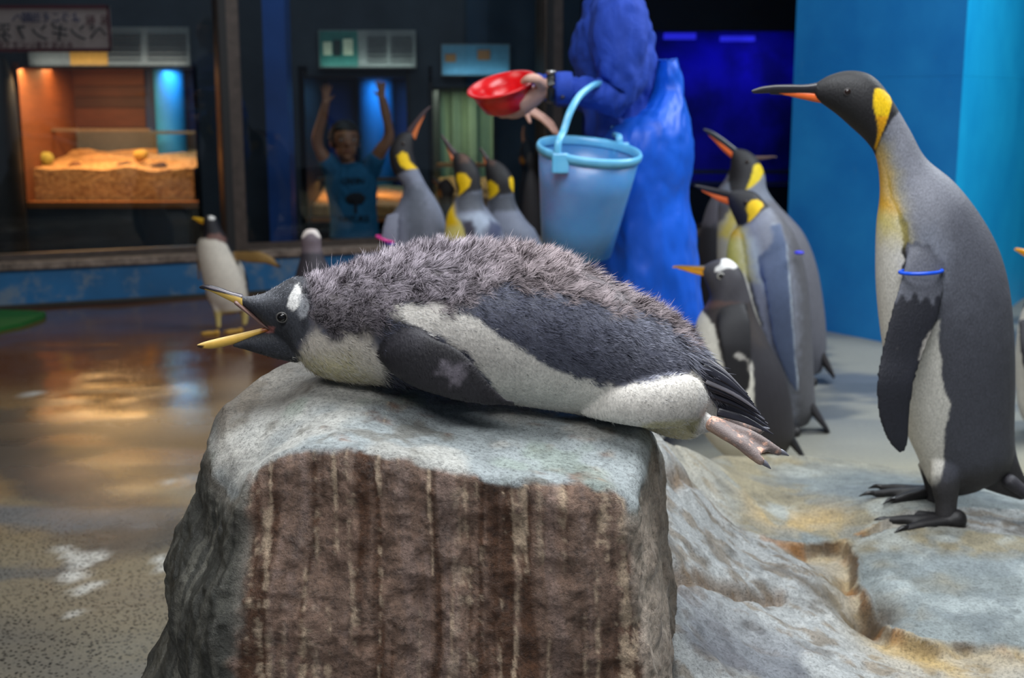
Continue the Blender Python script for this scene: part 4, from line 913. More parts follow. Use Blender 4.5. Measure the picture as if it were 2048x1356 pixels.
# ---------------------------------------------------------------- three kings left of the bucket
def king_back(label, Y, st, layers, upper, lower, base_px, basecol=S(124, 130, 148), extra=(), eyep=None):
    k = penguin('king_penguin', label, 'king penguins', Y, base_px, [(st, .85, cap_d, 'body')]+list(extra), basecol, layers, 0.0075)
    k.location.z = 0
    beak(k, Y, 'upper_beak', upper, S(74, 60, 64)); beak(k, Y, 'lower_beak', lower, S(214, 120, 70))
    q = PZ(*base_px, 0)
    for dx in (-.06, .06): foot(k, (PY(base_px[0], 600, Y).x+dx, Y, 0), PI*0.75, 0.13, S(40, 38, 38), False)
    if eyep: eye(k, *eyep, Y, -.045, .007, None)
    tail(k, Y, ((base_px[0], 690), (base_px[0]+8, 748)), S(60, 60, 66), 0.06)
    return k
Y7 = 5.35
k7 = king_back('king penguin with pink and blue flipper band pointing its beak up right', Y7,
    [(813, 262, 829, 271, .6), (796, 270, 827, 290, .75), (779, 300, 828, 310, .85), (784, 338, 836, 336, .9), (806, 374, 854, 371, .95), (797, 408, 874, 402, .9), (778, 440, 888, 433, .85), (768, 480, 895, 478, .8), (768, 560, 898, 560, .8), (778, 660, 890, 660, .75), (800, 720, 870, 720, .7)],
    [(S(92, 98, 112), [(806, 370), (850, 370), (850, 480), (812, 480)], 14, 4, 'body'), (S(128, 132, 150), [(765, 410), (800, 400), (815, 500), (760, 500)], 12, 3, 'body'),
     (BLK, [(770, 250), (835, 250), (840, 335), (812, 342), (790, 352), (775, 330)], 2.5, 1, 'body'), (YEL, [(794, 312), (804, 303), (814, 307), (819, 322), (835, 337), (813, 339), (800, 331)], 1.5, .4, 'body')],
    [(813, 260, 824, 270, .6), (826, 244, 834, 252, .6), (842, 226, 847, 234, .55), (855, 215, 857, 220, .5), (861, 212, 862, 214, .5)], [(822, 268, 831, 280, .6), (832, 250, 838, 258, .6), (843, 234, 846, 239, .5), (850, 225, 851, 228, .5)], (835, 750),
    extra=[([(772, 430, 800, 425, .3, -.1), (762, 470, 798, 470, .25, -.12), (764, 540, 794, 540, .25, -.12), (776, 610, 788, 610, .4, -.12)], .25, (.3, .5), 'body')], eyep=(808, 286))
band(k7, Y7, 776, 472, -.115, (.036, .036, .006), S(226, 60, 150), -0.35); band(k7, Y7, 783, 479, -.12, (.020, .02, .006), S(90, 70, 220), -.3)
Y8 = 5.2
k8 = king_back('middle king of the three left of the bucket, showing its yellow chest', Y8,
    [(904, 318, 914, 304, .6), (906, 336, 938, 312, .8), (909, 360, 958, 342, .9), (914, 387, 965, 382, .95), (905, 408, 968, 408, .95), (894, 430, 986, 432, .88), (889, 468, 1002, 464, .82), (885, 540, 1010, 540, .8), (890, 660, 1005, 660, .75), (915, 722, 985, 722, .7)],
    [(S(84, 88, 98), [(912, 384), (968, 384), (968, 420), (915, 425)], 6, 2, 'body'), (S(172, 184, 204), [(912, 432), (960, 425), (990, 440), (965, 462), (950, 490), (930, 445)], 9, 3, 'body'), (S(64, 62, 78), [(924, 442), (945, 440), (955, 470), (930, 480)], 6, 3, 'body'), (S(82, 88, 116), [(980, 440), (1005, 455), (995, 480), (975, 470)], 6, 3, 'body'),
     (S(236, 222, 130), [(904, 405), (908, 430), (922, 444), (930, 469), (940, 560), (945, 745), (860, 745), (860, 420)], 2, 1, 'body'), (YEL, [(906, 405), (910, 432), (916, 450), (885, 455), (885, 420)], 7, 1, 'body'),
     (BLK, [(895, 295), (945, 300), (972, 345), (966, 380), (940, 384), (918, 392), (900, 350)], 2.5, 1, 'body'), (S(92, 66, 54), [(918, 306), (938, 312), (936, 326), (922, 326)], 6, 3, 'body'),
     (YEL, [(914, 348), (922, 345), (933, 350), (942, 360), (939, 373), (924, 386), (915, 394), (919, 377), (913, 358)], 1.5, .4, 'body'), (YEL, [(961, 346), (968, 350), (969, 366), (963, 370)], 1.5, .4, 'body')],
    [(905, 314, 914, 303, .6), (895, 298, 903, 292, .6), (886, 281, 893, 279, .55), (881, 270, 884, 269, .5)], [(902, 324, 909, 312, .6), (897, 306, 901, 302, .6), (893, 296, 896, 294, .5)], (948, 752),
    extra=[([(985, 440, 1000, 446, .9), (1000, 500, 1016, 500, 1.6), (1004, 570, 1018, 570, 1.6), (1004, 640, 1012, 640, 1.2)], .5, (.3, .5), 'body')])
Y9 = 5.45
k9 = king_back('king penguin next to the bucket seen from behind, two yellow cheeks', Y9,
    [(970, 328, 978, 316, .6), (970, 343, 1006, 328, .8), (974, 368, 1026, 355, .9), (977, 394, 1028, 388, .95), (972, 414, 1034, 412, .95), (962, 442, 1052, 440, .88), (957, 478, 1076, 474, .82), (955, 560, 1085, 560, .8), (962, 660, 1080, 660, .75), (985, 722, 1055, 722, .7)],
    [(S(78, 82, 92), [(975, 392), (1030, 388), (1034, 420), (980, 425)], 6, 2, 'body'), (BLK, [(960, 305), (1015, 315), (1036, 360), (1028, 386), (1000, 390), (978, 396), (966, 350)], 2.5, 1, 'body'), (S(80, 58, 50), [(976, 318), (990, 322), (988, 332), (976, 330)], 4, 2, 'body'),
     (YEL, [(974, 363), (982, 361), (995, 371), (998, 382), (988, 393), (976, 400)], 1.5, .4, 'body'), (YEL, [(1018, 356), (1026, 352), (1032, 362), (1031, 377), (1026, 385), (1019, 371)], 1.5, .4, 'body')],
    [(971, 325, 978, 315, .6), (966, 312, 971, 307, .6), (960, 300, 964, 298, .5), (958, 296, 960, 295, .5)], [(970, 332, 975, 323, .6), (967, 320, 970, 316, .6), (966, 312, 968, 310, .5)], (1020, 752),
    extra=[([(1056, 450, 1070, 458, .9), (1074, 510, 1090, 510, 1.6), (1078, 580, 1092, 580, 1.6), (1078, 645, 1086, 645, 1.2)], .5, (.3, .5), 'body')])

# ---------------------------------------------------------------- two kings added in place of glass reflections, dimness painted into the plumage
Y10 = 8.45
def reflection_king(label, st, layers, base_px, up=None, lowc=S(150, 90, 50)):
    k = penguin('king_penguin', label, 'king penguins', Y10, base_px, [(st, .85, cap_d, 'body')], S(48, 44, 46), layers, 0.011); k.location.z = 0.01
    if up: beak(k, Y10, 'upper_beak', up, S(60, 46, 40)); beak(k, Y10, 'lower_beak', [(a-3, b+1, c-4, d+1, e) for a, b, c, d, e in up[:-1]], lowc)
    for dx in (-.05, .05): foot(k, (PY(base_px[0], 500, Y10).x+dx, Y10, 0.01), PI*.8, .13, S(40, 38, 38), False)
    return k
reflection_king('dark brown king head added for a reflection between the three kings left of the bucket', [(876, 372, 896, 360, .8), (873, 392, 910, 380, .85), (878, 410, 906, 404, .9), (866, 440, 918, 440, .85), (862, 480, 922, 480, .8), (866, 510, 918, 510, .75), (880, 535, 905, 535, .7)],
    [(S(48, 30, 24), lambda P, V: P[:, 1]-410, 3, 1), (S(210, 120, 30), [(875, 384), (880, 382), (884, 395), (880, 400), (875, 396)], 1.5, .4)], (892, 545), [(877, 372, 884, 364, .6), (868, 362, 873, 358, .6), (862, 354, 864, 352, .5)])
reflection_king('nearly black king penguin added for a reflection left of the bucket rim', [(1046, 284, 1060, 282, .7), (1040, 300, 1068, 300, .85), (1038, 325, 1072, 325, .9), (1044, 345, 1072, 345, .95), (1038, 380, 1082, 380, .9), (1034, 430, 1090, 430, .85), (1036, 490, 1090, 490, .8), (1050, 535, 1076, 535, .7)],
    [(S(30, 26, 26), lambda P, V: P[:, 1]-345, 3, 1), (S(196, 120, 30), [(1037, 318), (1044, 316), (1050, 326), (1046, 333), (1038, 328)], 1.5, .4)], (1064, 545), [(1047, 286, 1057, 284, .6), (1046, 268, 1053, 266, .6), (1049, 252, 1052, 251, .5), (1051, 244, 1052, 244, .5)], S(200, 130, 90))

# ---------------------------------------------------------------- gentoo walking on the far left
Yl = 6.3
l_body = [(406, 440, 409, 449, .7), (414, 431, 408, 458, .8), (430, 434, 408, 466, .85), (442, 456, 404, 472, .9), (455, 478, 396, 484, .9), (468, 505, 395, 508, .85), (486, 534, 401, 540, .8), (495, 560, 408, 568, .78), (496, 590, 416, 598, .74), (490, 614, 430, 620, .65)]
l_flip = [(468, 500, 472, 520, .35, -.02), (490, 499, 486, 524, .3, -.05), (515, 500, 512, 527, .3, -.08), (540, 511, 534, 529, .3, -.09), (558, 526, 552, 535, .35, -.09), (565, 536, 562, 538, .4, -.09)]
l_flip2 = [(398, 490, 404, 510, .3, .06), (392, 520, 402, 530, .25, .09), (396, 560, 402, 560, .25, .09)]
l_leg1 = [(420, 600, 445, 600, .8, -.03), (428, 628, 443, 628, .8, -.03), (432, 655, 442, 655, .8, -.03)]
l_leg2 = [(468, 600, 498, 598, .8, .03), (480, 625, 498, 622, .8, .03), (484, 650, 495, 648, .8, .03)]
gL = penguin('gentoo_penguin', 'white-bellied gentoo walking on the far left with one flipper held out', 'gentoo penguins', Yl, (450, 664), [(l_body, .8, cap_d, 'body'), (l_leg1, .8, cap_d, 'body'), (l_leg2, .8, cap_d, 'body'), (l_flip, .3, (.2, .5), 'flip'), (l_flip2, .3, (.2, .5), 'flip')],
    S(222, 214, 200), [(S(30, 28, 34), [(380, 420), (440, 425), (462, 470), (474, 505), (480, 530), (474, 528), (464, 510), (452, 488), (440, 480), (420, 478), (400, 476), (385, 470)], 2, 1, 'body'), (S(118, 84, 76), [(416, 470), (440, 466), (452, 478), (452, 486), (430, 479), (412, 479)], 3, 1.5, 'body'),
     (S(30, 28, 32), [(486, 530), (520, 600), (500, 610), (492, 570)], 2.5, 1, 'body'), (S(240, 236, 230), [(417, 431), (426, 430), (431, 436), (427, 440), (418, 439)], 1.2, .3, 'body'), (S(150, 118, 66), lambda P, V: P[:, 1]*0-9, 2, 0, 'flip'), (S(36, 30, 28), [(546, 512), (575, 530), (570, 545), (558, 538)], 3, 1, 'flip'), (S(40, 34, 32), lambda P, V: P[:, 1]-(503+np.maximum(P[:, 0]-520, 0)*0.35), 1.2, .5, 'flip'),
     (S(196, 176, 110), lambda P, V: 622-P[:, 1], 6, 2, 'body')], 0.0075)
gL.location.z = 0
beak(gL, Yl, 'upper_beak', [(410, 438, 410, 447, .6), (398, 435, 398, 443, .6), (387, 434, 388, 439, .5), (384, 436, 385, 438, .5)], S(206, 160, 24))
beak(gL, Yl, 'lower_beak', [(411, 443, 410, 450, .6), (399, 441, 399, 446, .5), (391, 438, 391, 441, .5)], S(214, 150, 24))
q = PZ(440, 664, 0); foot(gL, (q.x, Yl-.03, 0), PI-0.1, 0.085, S(206, 158, 60), False)
q = PZ(492, 655, 0); foot(gL, (q.x, Yl+.03, 0), PI+0.15, 0.085, S(206, 158, 60), False)

# ---------------------------------------------------------------- gentoo seen from behind, between child and chick
Y6 = 4.9
s_body = [(608, 462, 636, 462, .8), (602, 476, 642, 476, .9), (603, 496, 643, 494, .9), (600, 518, 648, 514, .95), (592, 545, 660, 540, .9), (580, 590, 676, 588, .8), (576, 660, 684, 660, .8), (582, 730, 680, 730, .75), (604, 776, 660, 776, .7)]
gS = penguin('gentoo_penguin', 'small grey gentoo seen from behind with a white crown above the chick', 'gentoo penguins', Y6, (632, 800), [(s_body, .85, cap_d, 'body')], S(58, 54, 62),
    [(S(112, 100, 108), [(598, 455), (648, 455), (648, 505), (598, 505)], 5, 3), (S(236, 226, 220), lambda P, V: np.abs(np.hypot(P[:, 0]-622, P[:, 1]-480)-19)-5+np.maximum(P[:, 1]-473, 0)*1.5, 2, 1.5), (S(236, 220, 214), lambda P, V: P[:, 1]-460, 3, 1)], 0.0065)
gS.location.z = 0
beak(gS, Y6, 'upper_beak', [(612, 486, 632, 486, .5, .03), (615, 488, 629, 488, .5, .06), (619, 490, 625, 490, .5, .10)], S(206, 150, 30))
for dx in (-.04, .04): foot(gS, (PY(632, 700, Y6).x+dx, Y6, 0), PI/2-.2, .09, S(206, 150, 60), False)
tail(gS, Y6, ((630, 765), (634, 800)), S(40, 38, 42), .04)

# ---------------------------------------------------------------- gentoo at the right edge of the frame
Ye = 4.3
e_body = [(2062, 500, 2060, 520, .62), (2078, 489, 2068, 540, .72), (2106, 487, 2074, 560, .75), (2128, 512, 2068, 585, .8), (2140, 560, 2054, 605, .85), (2160, 620, 2040, 650, .85), (2185, 690, 2034, 710, .8), (2195, 760, 2034, 770, .78), (2196, 820, 2042, 828, .74), (2180, 868, 2070, 872, .65)]
e_flip = [(2036, 640, 2110, 640, .22, -.07), (2038, 690, 2105, 690, .16, -.115), (2046, 740, 2098, 740, .15, -.13), (2060, 790, 2085, 790, .15, -.13)]
gE = penguin('gentoo_penguin', 'partly cropped gentoo with yellow flipper band at the right edge', 'gentoo penguins', Ye, (2120, 880), [(e_body, .8, cap_d, 'body'), (e_flip, .2, (.2, .5), 'flip')], S(40, 38, 42),
    [(S(220, 214, 200), [(2050, 600), (2058, 640), (2050, 700), (2052, 760), (2090, 800), (2080, 900), (2000, 900), (2000, 600)], 2.5, 2, 'body'), (S(40, 38, 44), lambda P, V: P[:, 1]*0-9, 2, 0, 'flip'), (S(238, 236, 230), [(2096, 488), (2110, 490), (2100, 504), (2088, 508)], 1.6, 1, 'body')], 0.0065)
gE.location.z = 0
beak(gE, Ye, 'upper_beak', [(2064, 501, 2063, 514, .6), (2046, 498, 2046, 509, .55), (2034, 496, 2034, 503, .5), (2029, 498, 2030, 501, .5)], S(224, 150, 24))
beak(gE, Ye, 'lower_beak', [(2066, 511, 2063, 522, .6), (2050, 506, 2049, 513, .5), (2038, 502, 2038, 506, .5)], S(224, 140, 24))
eye(gE, 2086, 514, Ye, -.045, .009, S(190, 188, 180), S(30, 26, 26))
band(gE, Ye, 2068, 678, -.11, (.055, .05, .006), S(236, 214, 40), 0.05)
for dy in (-.05, .05):
    q = PZ(2120, 880, 0); foot(gE, (q.x, Ye+dy, 0), PI, .095, S(214, 140, 40), False)
tail(gE, Ye, ((2170, 840), (2210, 880)), S(30, 30, 34), .05)
# ================================================================== THE LYING CHICK
Yh = 1.66
chick = empty('penguin_chick', tuple(PY(900, 800, Yh)), 'fluffy grey gentoo chick lying on its belly with its beak wide open', 'penguin', 'gentoo penguins')
head_st = [(468, 590, 476, 604, .75), (498, 592, 508, 628, .75), (528, 586, 544, 662, .72), (556, 570, 574, 688, .70), (588, 554, 600, 716, .74), (622, 556, 626, 742, .82), (662, 550, 664, 758, .9), (720, 530, 722, 765, .95), (800, 508, 798, 770, 1.0), (880, 496, 878, 782, 1.0), (970, 496, 968, 797, 1.0), (1060, 506, 1058, 810, 1.0),
           (1140, 526, 1136, 822, 1.0), (1220, 566, 1212, 836, 1.0), (1296, 608, 1280, 852, 1.0), (1362, 652, 1338, 872, .95), (1410, 704, 1380, 876, .85), (1442, 748, 1412, 858, .75), (1462, 782, 1438, 840, .7)]
jaw_st = [(468, 684, 466, 695, .8), (490, 676, 488, 699, .85), (518, 667, 516, 707, .85), (552, 658, 552, 717, .8), (592, 650, 594, 726, .7)]
def off(st, dy): return [(*s[:5], s[5]+dy) for s in st]
thigh = [(1170, 790, 1165, 832, .6, -.055), (1215, 776, 1210, 842, .65, -.078), (1260, 764, 1255, 850, .68, -.088), (1310, 754, 1306, 856, .68, -.090), (1360, 748, 1360, 852, .66, -.084), (1396, 758, 1398, 836, .62, -.074), (1413, 784, 1413, 816, .6, -.068)]
thigh2 = [(*s, 1) for s in thigh]
flp = [(770, 630, 742, 690, .6, -.060), (815, 648, 778, 742, .36, -.088), (864, 674, 826, 774, .26, -.104), (910, 694, 876, 792, .2, -.116), (944, 722, 920, 804, .17, -.124), (970, 756, 958, 810, .16, -.128), (998, 784, 990, 812, .2, -.128), (1030, 804, 1026, 813, .4, -.126)]
flp2 = [(*s, 1) for s in flp]
sh = [(*body2d(st, Yh, 8, 56, cap, .9), tg) for st, cap, tg in ((head_st, (.4, .6), 'body'), (jaw_st, (.5, .5), 'body'), (thigh, (.5, .5), 'thigh'), (thigh2, (.5, .5), 'thigh'), ([(1370, 800, 1385, 868, .8, -.05), (1400, 815, 1408, 866, .8, -.06), (1424, 832, 1426, 862, .8, -.068), (1436, 842, 1436, 858, .8, -.07)], (.4, .6), 'body'), ([(1380, 800, 1390, 858, .8, .03), (1420, 815, 1424, 852, .8, .035), (1448, 828, 1450, 846, .8, .04)], (.4, .6), 'body'), (flp, (.3, .6), 'flip'), (flp2, (.3, .6), 'flip'))]
CV, CF, CT = fuse(sh, 0.0026, 5)
C_DARK = S(82, 84, 98); C_FLUFF = S(112, 104, 106); C_HEAD = S(72, 74, 80); C_WHITE = S(236, 230, 220)
flank = [(770, 618), (800, 606), (850, 606), (905, 618), (960, 640), (1000, 668), (1040, 694), (1090, 727), (1150, 754), (1200, 768), (1240, 772), (1290, 766), (1340, 752), (1400, 736), (1425, 765), (1425, 900), (1180, 900), (760, 860), (860, 790), (1000, 800), (960, 745), (930, 705), (880, 680), (800, 640)]
chest = [(613, 668), (640, 660), (662, 678), (700, 668), (737, 680), (763, 702), (777, 728), (772, 775), (560, 790), (585, 712), (600, 688)]
rump_w = [(1400, 790), (1440, 775), (1462, 800), (1446, 866), (1400, 890), (1280, 890), (1290, 850), (1390, 835)]
fluff_poly = [(604, 540), (640, 500), (1130, 440), (1230, 520), (1420, 640), (1412, 690), (1380, 690), (1345, 655), (1310, 632), (1280, 622), (1235, 632), (1195, 608), (1150, 598), (1108, 575), (1060, 580), (1005, 566), (965, 585), (940, 610), (905, 622), (850, 612), (800, 612), (770, 632), (740, 668), (700, 664), (665, 672), (640, 655), (612, 640), (618, 600)]
blaze = [(592, 564), (600, 574), (602, 598), (596, 616), (586, 624), (573, 612), (576, 595), (585, 582)]
lay_c = [(S(104, 97, 100), fluff_poly, 14, 10, '!flip'), (S(84, 78, 78), [(635, 640), (690, 600), (760, 620), (780, 650), (740, 690), (660, 690)], 25, 12, '!flip'), (C_WHITE, flank, 6, 7, '!flip'), (S(216, 206, 192), chest, 18, 14, '!flip'), (S(214, 202, 160), [(590, 715), (700, 715), (760, 775), (590, 775)], 22, 8, '!flip'),
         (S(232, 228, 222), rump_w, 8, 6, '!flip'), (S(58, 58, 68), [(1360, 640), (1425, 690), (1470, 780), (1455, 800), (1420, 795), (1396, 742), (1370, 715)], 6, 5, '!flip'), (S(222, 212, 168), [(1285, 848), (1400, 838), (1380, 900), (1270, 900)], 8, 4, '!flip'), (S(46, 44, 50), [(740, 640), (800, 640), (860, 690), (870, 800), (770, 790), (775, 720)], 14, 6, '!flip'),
         (C_HEAD, [(440, 540), (600, 540), (612, 600), (622, 640), (614, 672), (596, 690), (600, 735), (440, 735)], 5, 5, '!flip'), (S(104, 106, 112), [(470, 586), (540, 580), (560, 600), (500, 606)], 12, 4), (S(42, 42, 48), [(575, 560), (612, 560), (620, 610), (610, 660), (596, 640), (600, 580)], 8, 4), (S(54, 56, 62), [(480, 600), (560, 620), (590, 690), (590, 730), (470, 720)], 12, 5),
         (S(244, 242, 238), blaze, 2.2, 2.5), (S(150, 152, 156), [(602, 594), (614, 590), (618, 610), (612, 632), (600, 640), (592, 628)], 4, 6), (S(170, 110, 104), [(536, 652), (550, 654), (548, 665), (534, 665)], 3, 1.5),
         (S(38, 36, 40), lambda P, V: P[:, 1]*0-9, 2, 0, 'flip'), (S(110, 104, 112), [(885, 722), (930, 728), (925, 760), (900, 770), (880, 745)], 12, 14, 'flip'), (S(60, 58, 64), [(770, 640), (860, 660), (850, 700), (770, 700)], 16, 8, 'flip')]
CC = paint(CV, Yh, C_DARK, lay_c, CT, 70, 0.10)
mesh_obj('body', CV, CF, M['plumage'], chick, True, CC)
# beak
beak(chick, Yh, 'upper_beak', [(484, 588, 486, 617, .7), (462, 583, 466, 605, .65), (440, 575, 442, 593, .6), (420, 570, 421, 583, .55), (406, 570, 407, 579, .5), (399, 573, 400, 577, .5)], S(222, 186, 96),
     [(S(46, 44, 52), lambda P, V: P[:, 1]-(578.5+(P[:, 0]-412)*0.25), 1.2, 0.3), (S(40, 38, 44), [(390, 560), (412, 560), (408, 590), (390, 590)], 2, .3), (S(140, 132, 138), lambda P, V: np.abs(P[:, 1]-(571+(P[:, 0]-405)*0.26))-1.5+np.maximum(420-P[:, 0], 0)*.2, 1.5, .3)], n=28)
V, Fc = tube([PY(474, 604, Yh), PY(505, 630, Yh), PY(528, 649, Yh), PY(546, 660, Yh)], [.0035, .0028, .0024, .002], 10, 5, 3.0, (0, 1, 0)); mesh_obj('gape', V, Fc, plain('gape_skin', S(120, 92, 84), 0.45), chick)
beak(chick, Yh, 'lower_beak', [(548, 651, 548, 660, .9), (520, 657, 518, 670, .9), (490, 664, 487, 682, .85), (460, 671, 457, 691, .8), (430, 678, 428, 697, .75), (408, 684, 406, 697, .6), (395, 689, 396, 694, .5)], S(232, 186, 88),
     [(S(250, 214, 140), lambda P, V: P[:, 1]-(690-(P[:, 0]-400)*0.255), 2, .5), (S(70, 52, 40), [(390, 690), (408, 691), (404, 700), (390, 700)], 1.2, .3), (S(150, 82, 44), [(522, 652), (552, 648), (552, 662), (524, 666)], 4, 1)], n=28)
e = eye(chick, 564, 635, Yh-.0350, 0, .0062, S(74, 72, 70), S(14, 13, 14))
# tail quills
for k in range(22):
    f = k/21.0; g_ = random.uniform(-1, 1)
    a = np.array(PY(1392+34*f, 706+100*f, Yh)); b = np.array(PY(1486+50*f+6*g_, 776+76*f+4*g_, Yh)); a[1] += 0.03*g_-.02; b[1] += 0.035*g_-.02
    mid = a*.5+b*.5+np.array((0, 0, 0.004))
    V, Fc = tube([a, mid, b], [(.0065, .002), (.0048, .0016), (.0008, .0006)], 8, 4, 1, (0.3, -1, 0.4)); nz = fbm(V*300, 2)[:, None]
    mesh_obj('tail_quill', V, Fc, M['horn'], chick, True, np.clip(np.array(S(44, 44, 52) if k % 4 else S(110, 108, 114))*(1+.3*nz), 0.002, 1))
# feet: stretched backwards past the boulder edge
def trail_foot(ankle, toes, name='foot'):
    parts = []; A = np.array(PY(*ankle)); wd = .0080
    tips = []
    parts.append((*ellipsoid(A, (.012, .010, .011), 18, 12), 'a'))
    for (mx, my, mY, tx, ty, tY, cx, cy) in toes:
        m = np.array(PY(mx, my, mY)); t = np.array(PY(tx, ty, tY)); tips.append((t, m, np.array(PY(cx, cy, tY))))
        parts.append((*tube([A, (A+m)/2, m, (m+t)/2, t], [wd*1.5, wd*1.35, wd*1.15, wd*1.05, wd*.8], 14, 4, 0.9), 't'))
    V = []; Fc = []
    for (t0, m0, _), (t1, m1, _) in zip(tips[:-1], tips[1:]):
        k = len(V); nrm = np.cross(t0-A, t1-A); nrm /= np.linalg.norm(nrm)
        pts = [A, m0, t0*.9+m0*.1, (t0+t1)/2*.88+A*.12, t1*.9+m1*.1, m1]
        for s in (-1, 1): V += [p+nrm*.0028*s for p in pts]
        Fc += [tuple(k+i for i in range(5, -1, -1)), tuple(k+6+i for i in range(6))]+[(k+i, k+(i+1) % 6, k+6+(i+1) % 6, k+6+i) for i in range(6)]
    parts.append((V, Fc, 'w'))
    V, Fc, tg = fuse(parts, .0022, 3)
    V = np.array(V); nz = fbm(V*160, 3)
    k = sstep(-0.3, 0.5, nz+1.4*(tg == 't')-0.6)[:, None]
    low = sstep(0.0, 0.012, (A[2]-V[:, 2])-(V[:, 0]-A[0])*0.62)[:, None]
    c = np.array(S(236, 184, 160))*(1-k)+np.array(S(134, 120, 116))*k; c = c*(1-.75*low)+np.array(S(232, 190, 160))*.75*low
    o = mesh_obj(name, V, Fc, M['skin'], chick, True, np.clip(c*(1+.1*nz[:, None]), 0, 1))
    for t, m, c in tips:
        d = (t-m)/np.linalg.norm(t-m)
        V, Fc = tube([t-d*.004, t*.5+c*.5+np.array((0, 0, .0012)), c], [.0046, .0034, .0008], 10, 4); mesh_obj('claw', V, Fc, plain('claw_grey', S(112, 112, 120), 0.2), o)
trail_foot((1426, 848, 1.59), [(1478, 884, 1.56, 1521, 922, 1.55, 1541, 937), (1500, 872, 1.59, 1556, 903, 1.60, 1577, 911)])
trail_foot((1448, 838, 1.70), [(1482, 852, 1.70, 1518, 862, 1.70, 1539, 857), (1480, 858, 1.74, 1530, 884, 1.76, 1546, 890)])

# ---------------------------------------------------------------- down and feathers (strands with their own geometry)
tri = np.array([(f[0], f[1], f[2]) for f in CF]+[(f[0], f[2], f[3]) for f in CF if len(f) == 4])
t0, t1, t2 = CV[tri[:, 0]], CV[tri[:, 1]], CV[tri[:, 2]]
tn = np.cross(t1-t0, t2-t0); tarea = np.linalg.norm(tn, axis=1)/2; tn /= np.maximum(2*tarea[:, None], 1e-12)
vn = np.zeros_like(CV)
for k in range(3): np.add.at(vn, tri[:, k], tn)
vn /= np.maximum(np.linalg.norm(vn, axis=1)[:, None], 1e-9)
tcen = (t0+t1+t2)/3; tP = plane_px(tcen, Yh); tflip = (CT[tri[:, 0]] == 'flip')
def strands(name, density_w, count, length, lift, width, colf, clump=0.5, curl=0.4, segs=3, back=(1.0, 0, -0.28), nmix=0.75, seed=1):
    rg = np.random.default_rng(seed)
    wgt = density_w*tarea; wgt /= wgt.sum(); idx = rg.choice(len(tri), count, p=wgt)
    r1 = np.sqrt(rg.random(count)); r2 = rg.random(count); b0 = 1-r1; b1 = r1*(1-r2); b2 = r1*r2
    T = tri[idx]; root = CV[T[:, 0]]*b0[:, None]+CV[T[:, 1]]*b1[:, None]+CV[T[:, 2]]*b2[:, None]
    nn = vn[T[:, 0]]*b0[:, None]+vn[T[:, 1]]*b1[:, None]+vn[T[:, 2]]*b2[:, None]; nn /= np.linalg.norm(nn, axis=1)[:, None]
    bk = np.array(back, float); bk /= np.linalg.norm(bk); tg = bk-nn*(nn@bk)[:, None]; tg /= np.maximum(np.linalg.norm(tg, axis=1)[:, None], 1e-6)
    fld = np.stack([fbm(root*95+s*31.7, 3) for s in range(3)], 1); rnd = rg.normal(size=(count, 3))*0.35
    ln = length(plane_px(root, Yh), fld[:, 0])*(0.55+0.75*rg.random(count))
    d0 = nn*lift+tg*(1-lift)+fld*clump+rnd*0.5; d0 /= np.linalg.norm(d0, axis=1)[:, None]
    d1 = d0+np.stack([fbm(root*60+s*11.1+90, 2) for s in range(3)], 1)*curl+rg.normal(size=(count, 3))*0.25*curl+tg*0.25; d1 /= np.linalg.norm(d1, axis=1)[:, None]
    sd = np.cross(d0, nn+rg.normal(size=(count, 3))*0.6); sd /= np.maximum(np.linalg.norm(sd, axis=1)[:, None], 1e-6)
    wv = width*(0.6+0.8*rg.random(count))
    pts = []
    for k in range(segs+1):
        t = k/segs; p = root-nn*0.001+(d0*t*(1-t*0.5)+d1*t*t*0.5)*ln[:, None]
        if k < segs:
            ww = (wv*(1-0.7*t))[:, None]; pts += [p-sd*ww, p+sd*ww]
        else: pts.append(p)
    per = 2*segs+1; V = np.stack(pts, 1).reshape(-1, 3)
    base = (np.arange(count)*per)[:, None]; fq = []
    for k in range(segs-1): fq.append(base+np.array([2*k, 2*k+1, 2*k+3, 2*k+2]))
    fq = np.stack(fq, 1).reshape(-1, 4); ft = base+np.array([2*segs-2, 2*segs-1, 2*segs])
    me = bpy.data.meshes.new(name); nv = len(V); off_ = np.array(world_loc(chick))
    loops = np.concatenate([fq.ravel(), ft.ravel()]); starts = np.concatenate([np.arange(len(fq))*4, len(fq)*4+np.arange(len(ft))*3])
    me.vertices.add(nv); me.vertices.foreach_set('co', (V-off_).ravel()); me.loops.add(len(loops)); me.loops.foreach_set('vertex_index', loops.astype(np.int32))
    me.polygons.add(len(starts)); me.polygons.foreach_set('loop_start', starts.astype(np.int32)); me.update(calc_edges=True); me.validate()
    me.polygons.foreach_set('use_smooth', np.ones(len(me.polygons), bool))
    tt = np.concatenate([[k/segs, k/segs] for k in range(segs)]+[[1.0]])
    c = colf(plane_px(root, Yh), fld, rg, count)                       # (count,2,3): root and tip colours
    colv = c[:, None, 0]*(1-tt[None, :, None])+c[:, None, 1]*tt[None, :, None]
    set_col(me, np.clip(colv.reshape(-1, 3), 0.002, 1))
    cn = nn[:, None, :]*nmix+d0[:, None, :]*(1-nmix)*0.6+np.zeros((1, per, 1)); cn = cn.reshape(-1, 3); cn /= np.linalg.norm(cn, axis=1)[:, None]
    me.normals_split_custom_set_from_vertices(cn.tolist())
    me.materials.append(M['strand']); o = bpy.data.objects.new(name, me); COL.objects.link(o); o.parent = chick; o['kind'] = 'stuff'
    return o
nf_ = fbm(tcen*45, 3)
in_fluff = (1-sstep(-14, 12, poly_sd(fluff_poly, tP)+nf_*14))*(~tflip)
whiteband = 1-sstep(-6, 8, poly_sd(flank, tP)); chestm = 1-sstep(-16, 12, poly_sd(chest, tP)+nf_*10)
